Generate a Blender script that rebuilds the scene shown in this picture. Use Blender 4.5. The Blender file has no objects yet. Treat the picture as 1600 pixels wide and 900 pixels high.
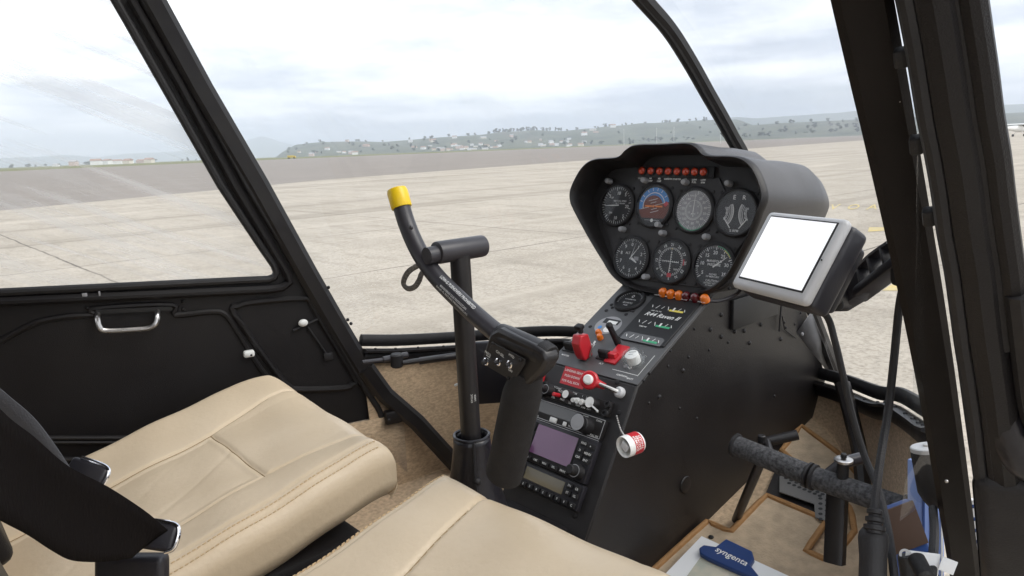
import bpy, bmesh, math, random
from mathutils import Matrix, Vector
random.seed(7)
sc = bpy.context.scene
COL = sc.collection
R = math.radians

# ------------------------------------------------------------------ camera
F = 1120.0                                     # focal length in pixels of the 1600 px wide photograph
HEAD, PITCH, ROLL = R(48), R(11.05), R(2.2)    # +X is the nose of the helicopter, +Y its left side
EYE = Vector((0, 0, 1.5))
cf = Vector((math.cos(HEAD)*math.cos(PITCH), math.sin(HEAD)*math.cos(PITCH), -math.sin(PITCH)))
r0 = Vector((math.sin(HEAD), -math.cos(HEAD), 0)); u0 = r0.cross(cf)
cr = math.cos(ROLL)*r0 - math.sin(ROLL)*u0
cu = math.sin(ROLL)*r0 + math.cos(ROLL)*u0
cd = bpy.data.cameras.new('camera'); cam = bpy.data.objects.new('camera', cd); COL.objects.link(cam)
cam.matrix_world = Matrix(((cr.x, cu.x, -cf.x, EYE.x), (cr.y, cu.y, -cf.y, EYE.y), (cr.z, cu.z, -cf.z, EYE.z), (0, 0, 0, 1)))
cd.sensor_fit = 'HORIZONTAL'; cd.sensor_width = 36; cd.lens = F/1600*36
cd.clip_start = 0.01; cd.clip_end = 60000
sc.camera = cam

# ------------------------------------------------------------------ light
SUN_EL, SUN_AZ = R(48), R(-62)                  # azimuth measured from +X towards +Y
sd = bpy.data.lights.new('sun', 'SUN'); so = bpy.data.objects.new('sun', sd); COL.objects.link(so)
sd.energy = 1.25; sd.angle = R(35); sd.color = (1.0, 0.96, 0.9)
sdir = Vector((math.cos(SUN_EL)*math.cos(SUN_AZ), math.cos(SUN_EL)*math.sin(SUN_AZ), math.sin(SUN_EL)))
so.rotation_euler = sdir.to_track_quat('Z', 'Y').to_euler()
W = bpy.data.worlds.new('World'); sc.world = W; W.use_nodes = True
nt = W.node_tree; nt.nodes.clear()
def wn(t, **k):
    n = nt.nodes.new(t)
    for a, v in k.items(): setattr(n, a, v)
    return n
def wl(a, b): nt.links.new(a, b)
def wmath(op, a, b=None, c=None):
    n = wn('ShaderNodeMath', operation=op)
    for i, v in enumerate((a, b, c)):
        if v is None: continue
        if isinstance(v, (int, float)): n.inputs[i].default_value = v
        else: wl(v, n.inputs[i])
    return n.outputs[0]
sky = wn('ShaderNodeTexSky', sky_type='NISHITA'); sky.sun_disc = False
sky.sun_elevation = SUN_EL; sky.sun_rotation = R(90) - SUN_AZ; sky.air_density = 1.0; sky.dust_density = 2.0
tc = wn('ShaderNodeTexCoord'); sx = wn('ShaderNodeSeparateXYZ'); wl(tc.outputs['Generated'], sx.inputs[0])
zz = wmath('ADD', wmath('MAXIMUM', sx.outputs[2], 0.0), 0.10)
cx = wn('ShaderNodeCombineXYZ'); wl(wmath('DIVIDE', sx.outputs[0], zz), cx.inputs[0]); wl(wmath('DIVIDE', sx.outputs[1], zz), cx.inputs[1])
def cloud_noise(scale, detail, seed):
    n = wn('ShaderNodeTexNoise'); n.noise_dimensions = '4D'; n.inputs['W'].default_value = seed
    n.inputs['Scale'].default_value = scale; n.inputs['Detail'].default_value = detail; n.inputs['Roughness'].default_value = .55
    wl(cx.outputs[0], n.inputs['Vector']); return n.outputs['Fac']
def ramp(v, lo, hi):
    n = wn('ShaderNodeMapRange'); n.interpolation_type = 'SMOOTHSTEP'
    wl(v, n.inputs[0]); n.inputs[1].default_value = lo; n.inputs[2].default_value = hi; return n.outputs[0]
cover = ramp(cloud_noise(.55, 7, 2.3), .26, .50)
thick = ramp(cloud_noise(.50, 6, 9.1), .38, .62)
cc = wn('ShaderNodeMix', data_type='RGBA'); wl(thick, cc.inputs[0])
cc.inputs[6].default_value = (14.0, 14.1, 14.3, 1); cc.inputs[7].default_value = (5.7, 6.35, 7.4, 1)
sb = wn('ShaderNodeVectorMath', operation='SCALE'); wl(sky.outputs[0], sb.inputs[0]); sb.inputs['Scale'].default_value = 1.6
thin = wn('ShaderNodeMix', data_type='RGBA'); thin.inputs[0].default_value = .45; wl(sb.outputs[0], thin.inputs[6]); thin.inputs[7].default_value = (7.0, 7.8, 8.8, 1)
mx = wn('ShaderNodeMix', data_type='RGBA'); wl(cover, mx.inputs[0]); wl(thin.outputs[2], mx.inputs[6]); wl(cc.outputs[2], mx.inputs[7])
bg = wn('ShaderNodeBackground'); bg.inputs[1].default_value = 0.085; wl(mx.outputs[2], bg.inputs[0])
wo = wn('ShaderNodeOutputWorld'); wl(bg.outputs[0], wo.inputs[0])
vs = sc.view_settings; vs.view_transform = 'Standard'; vs.look = 'None'; vs.gamma = 1; vs.exposure = 0.65; vs.use_curve_mapping = False
sc.render.engine = 'CYCLES'
try:
    sc.cycles.use_denoising = True; sc.cycles.max_bounces = 8; sc.cycles.transparent_max_bounces = 16
    sc.cycles.volume_bounces = 1; sc.cycles.sample_clamp_indirect = 4
except Exception: pass

# ------------------------------------------------------------------ pixel rays (measuring the photograph)
def ray(x, y): return cf + cr*((x-800)/F) - cu*((y-450)/F)
def on_plane(x, y, p, n):
    d = ray(x, y); p = Vector(p); n = Vector(n); return EYE + d*((p-EYE).dot(n)/d.dot(n))
def aX(x, y, X): return on_plane(x, y, (X, 0, 0), (1, 0, 0))
def aY(x, y, Y): return on_plane(x, y, (0, Y, 0), (0, 1, 0))
def aZ(x, y, Z): return on_plane(x, y, (0, 0, Z), (0, 0, 1))
def aD(x, y, D): return EYE + ray(x, y)*D
def frame(o, x, y):
    x = Vector(x).normalized(); y = Vector(y); y = (y - x*y.dot(x)).normalized(); z = x.cross(y); o = Vector(o)
    return Matrix(((x.x, y.x, z.x, o.x), (x.y, y.y, z.y, o.y), (x.z, y.z, z.z, o.z), (0, 0, 0, 1)))
def zframe(o, z, hint=(0, 0, 1)):
    z = Vector(z).normalized(); h = Vector(hint)
    if abs(z.dot(h.normalized())) > .98: h = Vector((1, 0, 0))
    x = h.cross(z).normalized(); return frame(o, x, z.cross(x))
def uv(M, x, y):
    p = on_plane(x, y, M.translation, M.col[2].xyz); q = M.inverted() @ p; return q.x, q.y
def at(M, x, y, z=0): return M @ Vector((x, y, z))
def sub(M, x, y, z=0): return M @ Matrix.Translation((x, y, z))
def lerp(a, b, t): return a + (b-a)*t

# ------------------------------------------------------------------ materials
MATS = {}
def mat(name, col, rough=.5, metal=0, bump=0, bscale=200, var=0, vscale=20, spec=.5, coat=0, stretch=None, emit=0, col2=None, sheen=0, detail=4):
    m = bpy.data.materials.new(name); m.use_nodes = True; t = m.node_tree; b = t.nodes['Principled BSDF']
    b.inputs['Base Color'].default_value = (*col, 1); b.inputs['Roughness'].default_value = rough; b.inputs['Metallic'].default_value = metal
    b.inputs['Specular IOR Level'].default_value = spec; b.inputs['Coat Weight'].default_value = coat; b.inputs['Sheen Weight'].default_value = sheen
    if emit: b.inputs['Emission Color'].default_value = (*col, 1); b.inputs['Emission Strength'].default_value = emit
    if bump or var:
        g = t.nodes.new('ShaderNodeTexCoord'); mp = t.nodes.new('ShaderNodeMapping'); t.links.new(g.outputs['Object'], mp.inputs[0])
        if stretch: mp.inputs['Scale'].default_value = stretch
    if var:
        n = t.nodes.new('ShaderNodeTexNoise'); n.inputs['Scale'].default_value = vscale; n.inputs['Detail'].default_value = detail
        t.links.new(mp.outputs[0], n.inputs['Vector'])
        rr = t.nodes.new('ShaderNodeMapRange'); t.links.new(n.outputs['Fac'], rr.inputs[0]); rr.inputs[1].default_value = .32; rr.inputs[2].default_value = .68
        mi = t.nodes.new('ShaderNodeMix'); mi.data_type = 'RGBA'; t.links.new(rr.outputs[0], mi.inputs[0])
        c2 = col2 or tuple(min(1, c*(1-var)) for c in col)
        mi.inputs[6].default_value = (*col, 1); mi.inputs[7].default_value = (*c2, 1); t.links.new(mi.outputs[2], b.inputs['Base Color'])
        r2 = t.nodes.new('ShaderNodeMapRange'); t.links.new(n.outputs['Fac'], r2.inputs[0]); r2.inputs[3].default_value = max(.02, rough-.1); r2.inputs[4].default_value = min(1, rough+.1)
        t.links.new(r2.outputs[0], b.inputs['Roughness'])
    if bump:
        n = t.nodes.new('ShaderNodeTexNoise'); n.inputs['Scale'].default_value = bscale; n.inputs['Detail'].default_value = 3
        t.links.new(mp.outputs[0], n.inputs['Vector'])
        bp = t.nodes.new('ShaderNodeBump'); bp.inputs['Strength'].default_value = bump; bp.inputs['Distance'].default_value = .001
        t.links.new(n.outputs['Fac'], bp.inputs['Height']); t.links.new(bp.outputs[0], b.inputs['Normal'])
    MATS[name] = m; return m
PLASTIC = mat('black_textured_plastic', (.008, .0068, .0078), .46, bump=.5, bscale=900, var=.25, vscale=7, col2=(.014, .0125, .0128), spec=.32, detail=9)
PAINT = mat('black_painted_metal', (.011, .0095, .0105), .38, bump=.25, bscale=1200, var=.3, vscale=25, col2=(.018, .016, .016), spec=.4, detail=8)
POSTM = mat('brownish_black_metal', (.0105, .0075, .0065), .5, bump=.3, bscale=1000, var=.25, vscale=18, spec=.2)
CONS = mat('black_console_paint', (.0105, .009, .0095), .40, bump=.45, bscale=700, var=.3, vscale=9, col2=(.017, .015, .015), spec=.45, detail=9)
FACE = mat('dark_grey_panel_paint', (.020, .018, .019), .5, bump=.35, bscale=900, var=.2, vscale=30)
COWL = mat('sheen_grey_cowl', (.075, .073, .076), .40, bump=.45, bscale=700, var=.15, vscale=12)
TUBE = mat('grey_black_tube_paint', (.042, .039, .045), .36, bump=.2, bscale=900, var=.2, vscale=30)
TUBE2 = mat('black_post_paint', (.018, .016, .017), .38, bump=.2, bscale=900, var=.2, vscale=30)
RUB = mat('black_rubber', (.012, .011, .0125), .6, bump=.4, bscale=600, var=.2, vscale=40)
FOAM = mat('black_foam_sleeve', (.085, .085, .09), .9, bump=1.0, bscale=420, var=.75, vscale=220, col2=(.022, .022, .024))
GRIPF = mat('smooth_foam_grip', (.013, .0115, .012), .8, bump=.6, bscale=900, var=.2, vscale=60)
VINYL = mat('black_vinyl', (.015, .014, .018), .33, bump=.9, bscale=90, var=.2, vscale=20)
LEATH = mat('beige_leather', (.70, .57, .405), .40, bump=.55, bscale=120, var=.10, vscale=9, col2=(.65, .52, .36))
THREAD = mat('beige_thread', (.60, .44, .26), .7)
CARPET = mat('tan_carpet', (.60, .44, .285), .95, bump=1.0, bscale=260, var=.35, vscale=120, sheen=.2, stretch=(1, 1, 2.2))
MATF = mat('tan_floor_mat', (.58, .45, .31), .9, bump=1.0, bscale=300, var=.28, vscale=45, sheen=.2)
PIPE = mat('ochre_mat_binding', (.40, .215, .085), .75, bump=.6, bscale=300, var=.2, vscale=60)
WEB = mat('black_belt_webbing', (.0065, .005, .005), .8, spec=.12, bump=.8, bscale=500, stretch=(1, 1, .25))
WEBG = mat('lit_belt_webbing', (.06, .06, .068), .6, bump=.8, bscale=500)
CHROME = mat('chrome', (.85, .85, .88), .10, 1)
STEEL = mat('brushed_steel', (.62, .60, .58), .30, 1, var=.15, vscale=60)
SILVER = mat('silver_plastic', (.52, .52, .53), .34, bump=.15, bscale=1200, var=.06, vscale=20)
DKPL = mat('dark_device_plastic', (.020, .019, .024), .40, bump=.3, bscale=900)
WHITE = mat('white_paint', (.82, .82, .80), .45)
MARK = mat('white_marking', (.75, .75, .73), .6)
GREY = mat('grey_plastic', (.30, .30, .31), .45)
LGREY = mat('light_grey_plastic', (.55, .55, .56), .4)
BLACK = mat('dial_black', (.010, .010, .011), .5)
PLATE = mat('satin_grey_plate', (.085, .085, .088), .46, bump=.2, bscale=900, var=.12, vscale=20)
YEL = mat('yellow_vinyl_cap', (.86, .58, .012), .35, bump=.1, bscale=300)
ORANGE = mat('amber_lens', (.75, .17, .012), .12, coat=.6)
REDL = mat('red_lens', (.50, .05, .018), .12, coat=.6)
DRED = mat('dark_red_lens', (.10, .008, .012), .15, coat=.6)
RED = mat('red_plastic', (.52, .02, .03), .35, bump=.1, bscale=300)
BLUED = mat('blue_dial', (.06, .25, .60), .5)
BROWN = mat('brown_dial', (.16, .035, .02), .5)
ORMK = mat('orange_mark', (.80, .22, .03), .5)
GRNMK = mat('green_mark', (.05, .36, .18), .5)
YELMK = mat('yellow_mark', (.75, .62, .12), .5)
PURP = mat('purple_screen', (.17, .075, .165), .12, coat=.5)
LCD = mat('olive_lcd', (.14, .115, .065), .15, coat=.5)
SMOKE = mat('smoked_display', (.085, .082, .080), .15, coat=.5)
BLUEP = mat('blue_clip_plastic', (.018, .05, .18), .40, bump=.1, bscale=300)
BLUES = mat('pale_blue_cover', (.30, .42, .80), .35)
PAPER = mat('white_paper', (.84, .85, .86), .7)
MAPP = mat('map_sheet', (.62, .57, .46), .7, var=.3, vscale=40, col2=(.45, .47, .40))
BOOT = VINYL
CLEAR = bpy.data.materials.new('clear_plastic')
def glass(name, dirt_glare, streak, tint=(.97, .98, .98), fmax=.10):
    m = bpy.data.materials.new(name); m.use_nodes = True; t = m.node_tree; t.nodes.clear()
    tr = t.nodes.new('ShaderNodeBsdfTransparent'); tr.inputs[0].default_value = (*tint, 1)
    gl = t.nodes.new('ShaderNodeBsdfGlossy'); gl.inputs['Roughness'].default_value = .03
    fr = t.nodes.new('ShaderNodeFresnel'); fr.inputs[0].default_value = 1.4
    mn = t.nodes.new('ShaderNodeMath'); mn.operation = 'MINIMUM'; t.links.new(fr.outputs[0], mn.inputs[0]); mn.inputs[1].default_value = fmax
    m1 = t.nodes.new('ShaderNodeMixShader'); t.links.new(mn.outputs[0], m1.inputs[0]); t.links.new(tr.outputs[0], m1.inputs[1]); t.links.new(gl.outputs[0], m1.inputs[2])
    o = t.nodes.new('ShaderNodeOutputMaterial')
    if dirt_glare:
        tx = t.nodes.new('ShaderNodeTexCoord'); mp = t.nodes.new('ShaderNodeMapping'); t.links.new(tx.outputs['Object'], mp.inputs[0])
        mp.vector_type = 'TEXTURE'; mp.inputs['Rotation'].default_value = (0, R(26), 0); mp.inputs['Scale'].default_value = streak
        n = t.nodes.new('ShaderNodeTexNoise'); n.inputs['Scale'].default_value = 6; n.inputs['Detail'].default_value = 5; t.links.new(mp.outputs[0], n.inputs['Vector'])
        rg = t.nodes.new('ShaderNodeMapRange'); t.links.new(n.outputs['Fac'], rg.inputs[0]); rg.inputs[1].default_value = .50; rg.inputs[2].default_value = .62; rg.inputs[3].default_value = dirt_glare*.12; rg.inputs[4].default_value = dirt_glare
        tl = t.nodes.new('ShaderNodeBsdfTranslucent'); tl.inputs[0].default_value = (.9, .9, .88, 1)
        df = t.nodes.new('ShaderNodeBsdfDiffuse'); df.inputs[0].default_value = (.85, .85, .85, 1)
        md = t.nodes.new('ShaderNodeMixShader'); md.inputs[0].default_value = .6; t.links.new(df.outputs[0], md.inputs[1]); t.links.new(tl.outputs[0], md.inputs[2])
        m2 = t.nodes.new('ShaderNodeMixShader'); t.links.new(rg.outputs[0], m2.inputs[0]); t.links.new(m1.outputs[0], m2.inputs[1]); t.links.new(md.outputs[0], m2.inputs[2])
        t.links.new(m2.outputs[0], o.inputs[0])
    else: t.links.new(m1.outputs[0], o.inputs[0])
    return m
GLASS = glass('gauge_glass', 0, None, (.93, .93, .94), .35)
SCREENG = glass('windshield_acrylic', .05, (1, 1, .4))
DOORG = glass('scratch_glare_door_acrylic', .40, (3, 3, .16))  # pale streaks: scratches, plus glare painted into the pane
CLEARP = glass('clear_knob_plastic', .18, (.1, .1, .1))

# ------------------------------------------------------------------ mesh builder
TXT = {}
def text_geo(s, italic=0):
    k = (s, italic)
    if k in TXT: return TXT[k]
    c = bpy.data.curves.new('t', 'FONT'); c.body = s; c.size = 1; c.align_x = 'CENTER'; c.align_y = 'CENTER'; c.resolution_u = 2; c.shear = italic; c.offset = .012
    o = bpy.data.objects.new('t', c); me = o.to_mesh()
    v = [tuple(x.co) for x in me.vertices]; f = [tuple(p.vertices) for p in me.polygons]
    o.to_mesh_clear(); bpy.data.objects.remove(o); bpy.data.curves.remove(c)
    TXT[k] = (v, f); return TXT[k]
def catmull(pts, n=8, closed=False):
    pts = [Vector(p) for p in pts]; N = len(pts); out = []
    for i in range(N if closed else N-1):
        if closed: p0, p1, p2, p3 = pts[(i-1) % N], pts[i], pts[(i+1) % N], pts[(i+2) % N]
        else: p0, p1, p2, p3 = pts[max(0, i-1)], pts[i], pts[i+1], pts[min(N-1, i+2)]
        for k in range(n):
            t = k/n
            out.append(.5*((2*p1)+(p2-p0)*t+(2*p0-5*p1+4*p2-p3)*t*t+(3*p1-p0-3*p2+p3)*t**3))
    if not closed: out.append(pts[-1])
    return out
class MB:
    def __init__(s): s.v = []; s.f = []; s.m = []
    def add(s, v, f, m=0, M=None):
        k = len(s.v)
        s.v += [(M @ Vector(p)) if M is not None else Vector(p) for p in v]
        s.f += [tuple(i+k for i in q) for q in f]; s.m += [m]*len(f); return s
    def box(s, M, x, y, z, bev=0, seg=2, m=0):
        b = bmesh.new(); bmesh.ops.create_cube(b, size=1, matrix=Matrix.Diagonal((x, y, z, 1)))
        if bev: bmesh.ops.bevel(b, geom=b.edges[:], offset=bev, segments=seg, profile=.5, affect='EDGES')
        b.verts.index_update(); s.add([v.co.copy() for v in b.verts], [[v.index for v in q.verts] for q in b.faces], m, M); b.free(); return s
    def lathe(s, M, prof, n=24, m=0, cap0=True, cap1=True):
        v = []; f = []
        for r, z in prof:
            for i in range(n): a = 2*math.pi*i/n; v.append((r*math.cos(a), r*math.sin(a), z))
        for k in range(len(prof)-1):
            for i in range(n): j = (i+1) % n; f.append((k*n+i, k*n+j, (k+1)*n+j, (k+1)*n+i))
        if cap0: f.append(tuple(reversed(range(n))))
        if cap1: f.append(tuple(range((len(prof)-1)*n, len(prof)*n)))
        return s.add(v, f, m, M)
    def cyl(s, p0, p1, r, n=16, m=0, bev=0, r1=None):
        p0 = Vector(p0); p1 = Vector(p1); L = (p1-p0).length; r1 = r if r1 is None else r1
        pr = [(r, 0), (r1, L)] if not bev else [(r-bev, 0), (r, bev), (r1, L-bev), (r1-bev, L)]
        return s.lathe(zframe(p0, p1-p0), pr, n, m)
    def sphere(s, c, r, n=12, m=0, sq=(1, 1, 1)):
        b = bmesh.new(); bmesh.ops.create_uvsphere(b, u_segments=n, v_segments=max(6, n//2+1), radius=r)
        b.verts.index_update(); s.add([Vector((v.co.x*sq[0], v.co.y*sq[1], v.co.z*sq[2]))+Vector(c) for v in b.verts], [[v.index for v in q.verts] for q in b.faces], m); b.free(); return s
    def tube(s, path, r, n=12, m=0, caps=True, prof=None, up=None, closed=False):
        P = [Vector(p) for p in path]; N = len(P); v = []; f = []; last = Vector(up) if up else None
        for i in range(N):
            t = ((P[(i+1) % N]-P[i-1]) if closed else (P[min(N-1, i+1)]-P[max(0, i-1)])).normalized()
            if up: x = Vector(up).cross(t)
            else:
                if last is None: last = Vector((0, 0, 1)) if abs(t.z) < .9 else Vector((1, 0, 0))
                x = last.cross(t)
            x.normalize(); y = t.cross(x); y.normalize()
            if not up: last = y
            rr = r[i] if isinstance(r, (list, tuple)) else r
            if prof: ring = [(a*rr, b*rr) for a, b in prof]
            else: ring = [(rr*math.cos(2*math.pi*k/n), rr*math.sin(2*math.pi*k/n)) for k in range(n)]
            v += [P[i]+x*a+y*b for a, b in ring]
        n = len(prof) if prof else n
        for i in range(N if closed else N-1):
            j = (i+1) % N
            for k in range(n): q = (k+1) % n; f.append((i*n+k, i*n+q, j*n+q, j*n+k))
        if caps and not closed: f.append(tuple(reversed(range(n)))); f.append(tuple(range((N-1)*n, N*n)))
        return s.add(v, f, m)
    def prism(s, M, poly, z0, z1, m=0):
        n = len(poly); v = [(a, b, z0) for a, b in poly]+[(a, b, z1) for a, b in poly]
        ar = sum(poly[i][0]*poly[(i+1) % n][1]-poly[(i+1) % n][0]*poly[i][1] for i in range(n))
        f = [tuple(reversed(range(n))), tuple(range(n, 2*n))]+[(i, (i+1) % n, n+(i+1) % n, n+i) for i in range(n)]
        if ar < 0: f = [tuple(reversed(q)) for q in f]
        return s.add(v, f, m, M)
    def grid(s, fn, nu, nv, m=0, flip=False):
        v = [fn(i/nu, j/nv) for i in range(nu+1) for j in range(nv+1)]; f = []
        for i in range(nu):
            for j in range(nv):
                q = (i*(nv+1)+j, (i+1)*(nv+1)+j, (i+1)*(nv+1)+j+1, i*(nv+1)+j+1); f.append(q[::-1] if flip else q)
        return s.add(v, f, m)
    def text(s, M, t, size, m=0, italic=0, sx=1):
        v, f = text_geo(t, italic); return s.add([(a*size*sx, b*size, 0) for a, b, c in v], f, m, M)
    def quad(s, M, cx, cy, w, h, z=0, m=0, rot=0):
        c, q = math.cos(rot), math.sin(rot)
        return s.add([(cx+a*c-b*q, cy+a*q+b*c, z) for a, b in ((-w/2, -h/2), (w/2, -h/2), (w/2, h/2), (-w/2, h/2))], [(0, 1, 2, 3)], m, M)
    def disc(s, M, r, z=0, m=0, n=32, cx=0, cy=0): return s.add([(cx+r*math.cos(2*math.pi*i/n), cy+r*math.sin(2*math.pi*i/n), z) for i in range(n)], [tuple(range(n))], m, M)
    def ringflat(s, M, ra, rb, a0, a1, z=0, m=0, n=24, cx=0, cy=0):
        v = []; f = []
        for i in range(n+1):
            a = a0+(a1-a0)*i/n; v += [(cx+ra*math.cos(a), cy+ra*math.sin(a), z), (cx+rb*math.cos(a), cy+rb*math.sin(a), z)]
            if i: f.append((2*i-2, 2*i-1, 2*i+1, 2*i))
        return s.add(v, f, m, M)
    def build(s, name, mats, parent=None, sharp=35, bevel=0, solid=0, kind=None):
        mats = mats if isinstance(mats, (list, tuple)) else [mats]
        org = root_of(parent)
        me = bpy.data.meshes.new(name); me.from_pydata([tuple(p-org) for p in s.v], [], s.f)
        for q in mats: me.materials.append(q)
        me.polygons.foreach_set('material_index', s.m); me.polygons.foreach_set('use_smooth', [True]*len(s.f)); me.update()
        try: me.set_sharp_from_angle(angle=R(sharp))
        except Exception: pass
        o = bpy.data.objects.new(name, me); COL.objects.link(o)
        if parent is not None: o.parent = parent
        if solid: d = o.modifiers.new('solid', 'SOLIDIFY'); d.thickness = solid; d.offset = 0
        if bevel: d = o.modifiers.new('bevel', 'BEVEL'); d.width = bevel; d.segments = 2; d.limit_method = 'ANGLE'; d.angle_limit = R(40)
        if kind: o['kind'] = kind
        return o
def root_of(o):
    if o is None: return Vector((0, 0, 0))
    while o.parent: o = o.parent
    return o.location.copy()
def tag(o, label, cat, group=None, kind=None):
    if label: o['label'] = label
    if cat: o['category'] = cat
    if group: o['group'] = group
    if kind: o['kind'] = kind
    return o
def thing(name, label, cat, loc, group=None):
    o = bpy.data.objects.new(name, None); o.empty_display_size = .05; COL.objects.link(o); o.location = Vector(loc); return tag(o, label, cat, group)
def struct(name, mb, m, **k): return mb.build(name, m, None, kind='structure', **k)
def loc_of(o, p): return None
I4 = Matrix.Identity(4)
RECT = lambda w, h, b=.15: [(-w/2, -h/2+b*h), (-w/2+b*w, -h/2), (w/2-b*w, -h/2), (w/2, -h/2+b*h), (w/2, h/2-b*h), (w/2-b*w, h/2), (-w/2+b*w, h/2), (-w/2, h/2-b*h)]

# ================================================================== SETTING: ground, apron, hills
def ground_mat(name, c1, c2, c3, joints, rough=.85):
    m = bpy.data.materials.new(name); m.use_nodes = True; t = m.node_tree; b = t.nodes['Principled BSDF']; L = t.links.new
    b.inputs['Roughness'].default_value = rough; b.inputs['Specular IOR Level'].default_value = .3
    g = t.nodes.new('ShaderNodeTexCoord').outputs['Object']
    def noise(sc_, det, st=None, rot=0):
        mp = t.nodes.new('ShaderNodeMapping'); L(g, mp.inputs[0])
        if st: mp.inputs['Scale'].default_value = st
        mp.inputs['Rotation'].default_value = (0, 0, rot)
        n = t.nodes.new('ShaderNodeTexNoise'); n.inputs['Scale'].default_value = sc_; n.inputs['Detail'].default_value = det; n.inputs['Roughness'].default_value = .62
        L(mp.outputs[0], n.inputs['Vector']); return n.outputs['Fac']
    def mr(v, a, b_, c=0, d=1):
        n = t.nodes.new('ShaderNodeMapRange'); L(v, n.inputs[0]); n.inputs[1].default_value = a; n.inputs[2].default_value = b_; n.inputs[3].default_value = c; n.inputs[4].default_value = d; return n.outputs[0]
    def mix(f, a, b_):
        n = t.nodes.new('ShaderNodeMix'); n.data_type = 'RGBA'
        L(f, n.inputs[0])
        for i, q in ((6, a), (7, b_)):
            if isinstance(q, tuple): n.inputs[i].default_value = (*q, 1)
            else: L(q, n.inputs[i])
        return n.outputs[2]
    def mt(op, a, b_=None):
        n = t.nodes.new('ShaderNodeMath'); n.operation = op
        for i, q in enumerate((a, b_)):
            if q is None: continue
            if isinstance(q, (int, float)): n.inputs[i].default_value = q
            else: L(q, n.inputs[i])
        return n.outputs[0]
    col = mix(mr(noise(.16, 8), .36, .66), c1, c2)
    col = mix(mr(noise(.8, 9, (1, .22, 1), R(38)), .46, .70, 0, .5), col, c3)
    col = mix(mr(noise(9, 6), .48, .72, 0, .55), col, c3)
    col = mix(mr(noise(2.6, 9, (1, .3, 1), R(20)),   .52, .64, 0, .38), col, tuple(q*.82 for q in c3))
    col = mix(mr(noise(30, 5), .46, .7, 0, .7), col, tuple(q*.72 for q in c3))
    col = mix(mr(noise(.5, 6, (.16, 1, 1), R(-50)), .56, .72, 0, .6), col, tuple(min(1, q*1.12) for q in c1))
    col = mix(mr(noise(.35, 4, (.05, 1.6, 1), R(28)), .55, .68, 0, .55), col, tuple(q*.85 for q in c3))
    col = mix(mr(noise(.5, 4, (.05, 1.8, 1), R(-12)), .58, .70, 0, .55), col, tuple(min(1, q*1.18) for q in c1))
    bh = noise(60, 5)
    if joints:
        sp = t.nodes.new('ShaderNodeSeparateXYZ'); L(g, sp.inputs[0])
        wob = mt('MULTIPLY', mt('SUBTRACT', noise(1.2, 3), .5), .09)
        js = []
        for ax, st, off in ((0, joints[0], joints[2]), (1, joints[1], joints[3])):
            q = mt('ADD', mt('ADD', sp.outputs[ax], wob), -off)
            d = mt('ABSOLUTE', mt('SUBTRACT', mt('FRACT', mt('ADD', mt('DIVIDE', q, st), .5)), .5))
            d = mt('MULTIPLY', d, st)
            js.append(mr(d, .008, .026, 1, 0))
        j = mt('MAXIMUM', js[0], js[1])
        j = mt('MULTIPLY', j, mr(noise(.7, 4), .35, .6, .6, 1))
        col = mix(j, col, (.11, .095, .08))
    L(col, b.inputs['Base Color'])
    bp = t.nodes.new('ShaderNodeBump'); bp.inputs['Strength'].default_value = .5; bp.inputs['Distance'].default_value = .006
    L(bh, bp.inputs['Height']); L(bp.outputs[0], b.inputs['Normal'])
    return m
CONC = ground_mat('weathered_concrete', (.52, .465, .39), (.455, .405, .335), (.315, .275, .22), (6.7, 4.2, 2.3, 8.0))
ASPH = ground_mat('old_asphalt', (.26, .23, .203), (.22, .195, .173), (.31, .275, .24), None)
GRASS = ground_mat('mown_grass', (.125, .145, .045), (.17, .17, .06), (.20, .185, .08), None, .95)
SOIL = mat('hill_pasture', (.09, .10, .055), .95, var=.5, vscale=.010, col2=(.04, .055, .03), detail=10)
WOODM = mat('wooded_hill', (.05, .075, .035), .95, var=.5, vscale=.004, col2=(.085, .11, .05), detail=9)
def flat(name, poly, z, m):
    b = MB(); b.add([(x, y, z) for x, y in poly], [tuple(range(len(poly)))]); return struct(name, b, m)
flat('ground', [(-12000, -12000), (12000, -12000), (12000, 12000), (-12000, 12000)], 0, GRASS)
flat('asphalt_taxiway', [(-500, -300), (1500, -300), (1500, 470), (500, 430), (205, 420), (43, 345), (-500, 260)], .004, ASPH)
flat('concrete_apron', [(-160, -160), (700, -160), (700, 165), (212, 82), (110, 60), (50, 47.6), (36, 44.5), (22, 41), (3.7, 31), (-40, 22), (-160, -8)], .008, CONC)
# painted markings on the apron: letters and bars lying on the concrete, read from the far side
def ground_px(x, y): return aZ(x, y, .012)
YPM = mat('worn_yellow_ground_paint', (.62, .47, .16), .8, var=.5, vscale=3, col2=(.50, .43, .26))
b = MB()
for x0, ch in ((1292, 'V'), (1322, 'O'), (1352, 'A'), (1382, 'V')):
    p = ground_px(x0, 329); ex = (ground_px(x0+26, 328)-p); up = (ground_px(x0+8, 319)-p); M = Matrix(((ex.x, up.x, 0, p.x), (ex.y, up.y, 0, p.y), (0, 0, 1, .013), (0, 0, 0, 1)))
    b.text(sub(M, .3, .5), ch, 1.15, 0, 0, .85)
struct('yellow_apron_lettering', b, YPM)
b = MB()
for q in (((1286, 322), (1292, 322), (1292, 321), (1286, 321)), ((1356, 362), (1400, 359), (1395, 355), (1358, 355)), ((1378, 454), (1404, 454), (1404, 440), (1398, 441))):
    b.add([ground_px(*p) for p in q], [(0, 1, 2, 3)])
struct('yellow_apron_marking', b, YPM)

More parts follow.
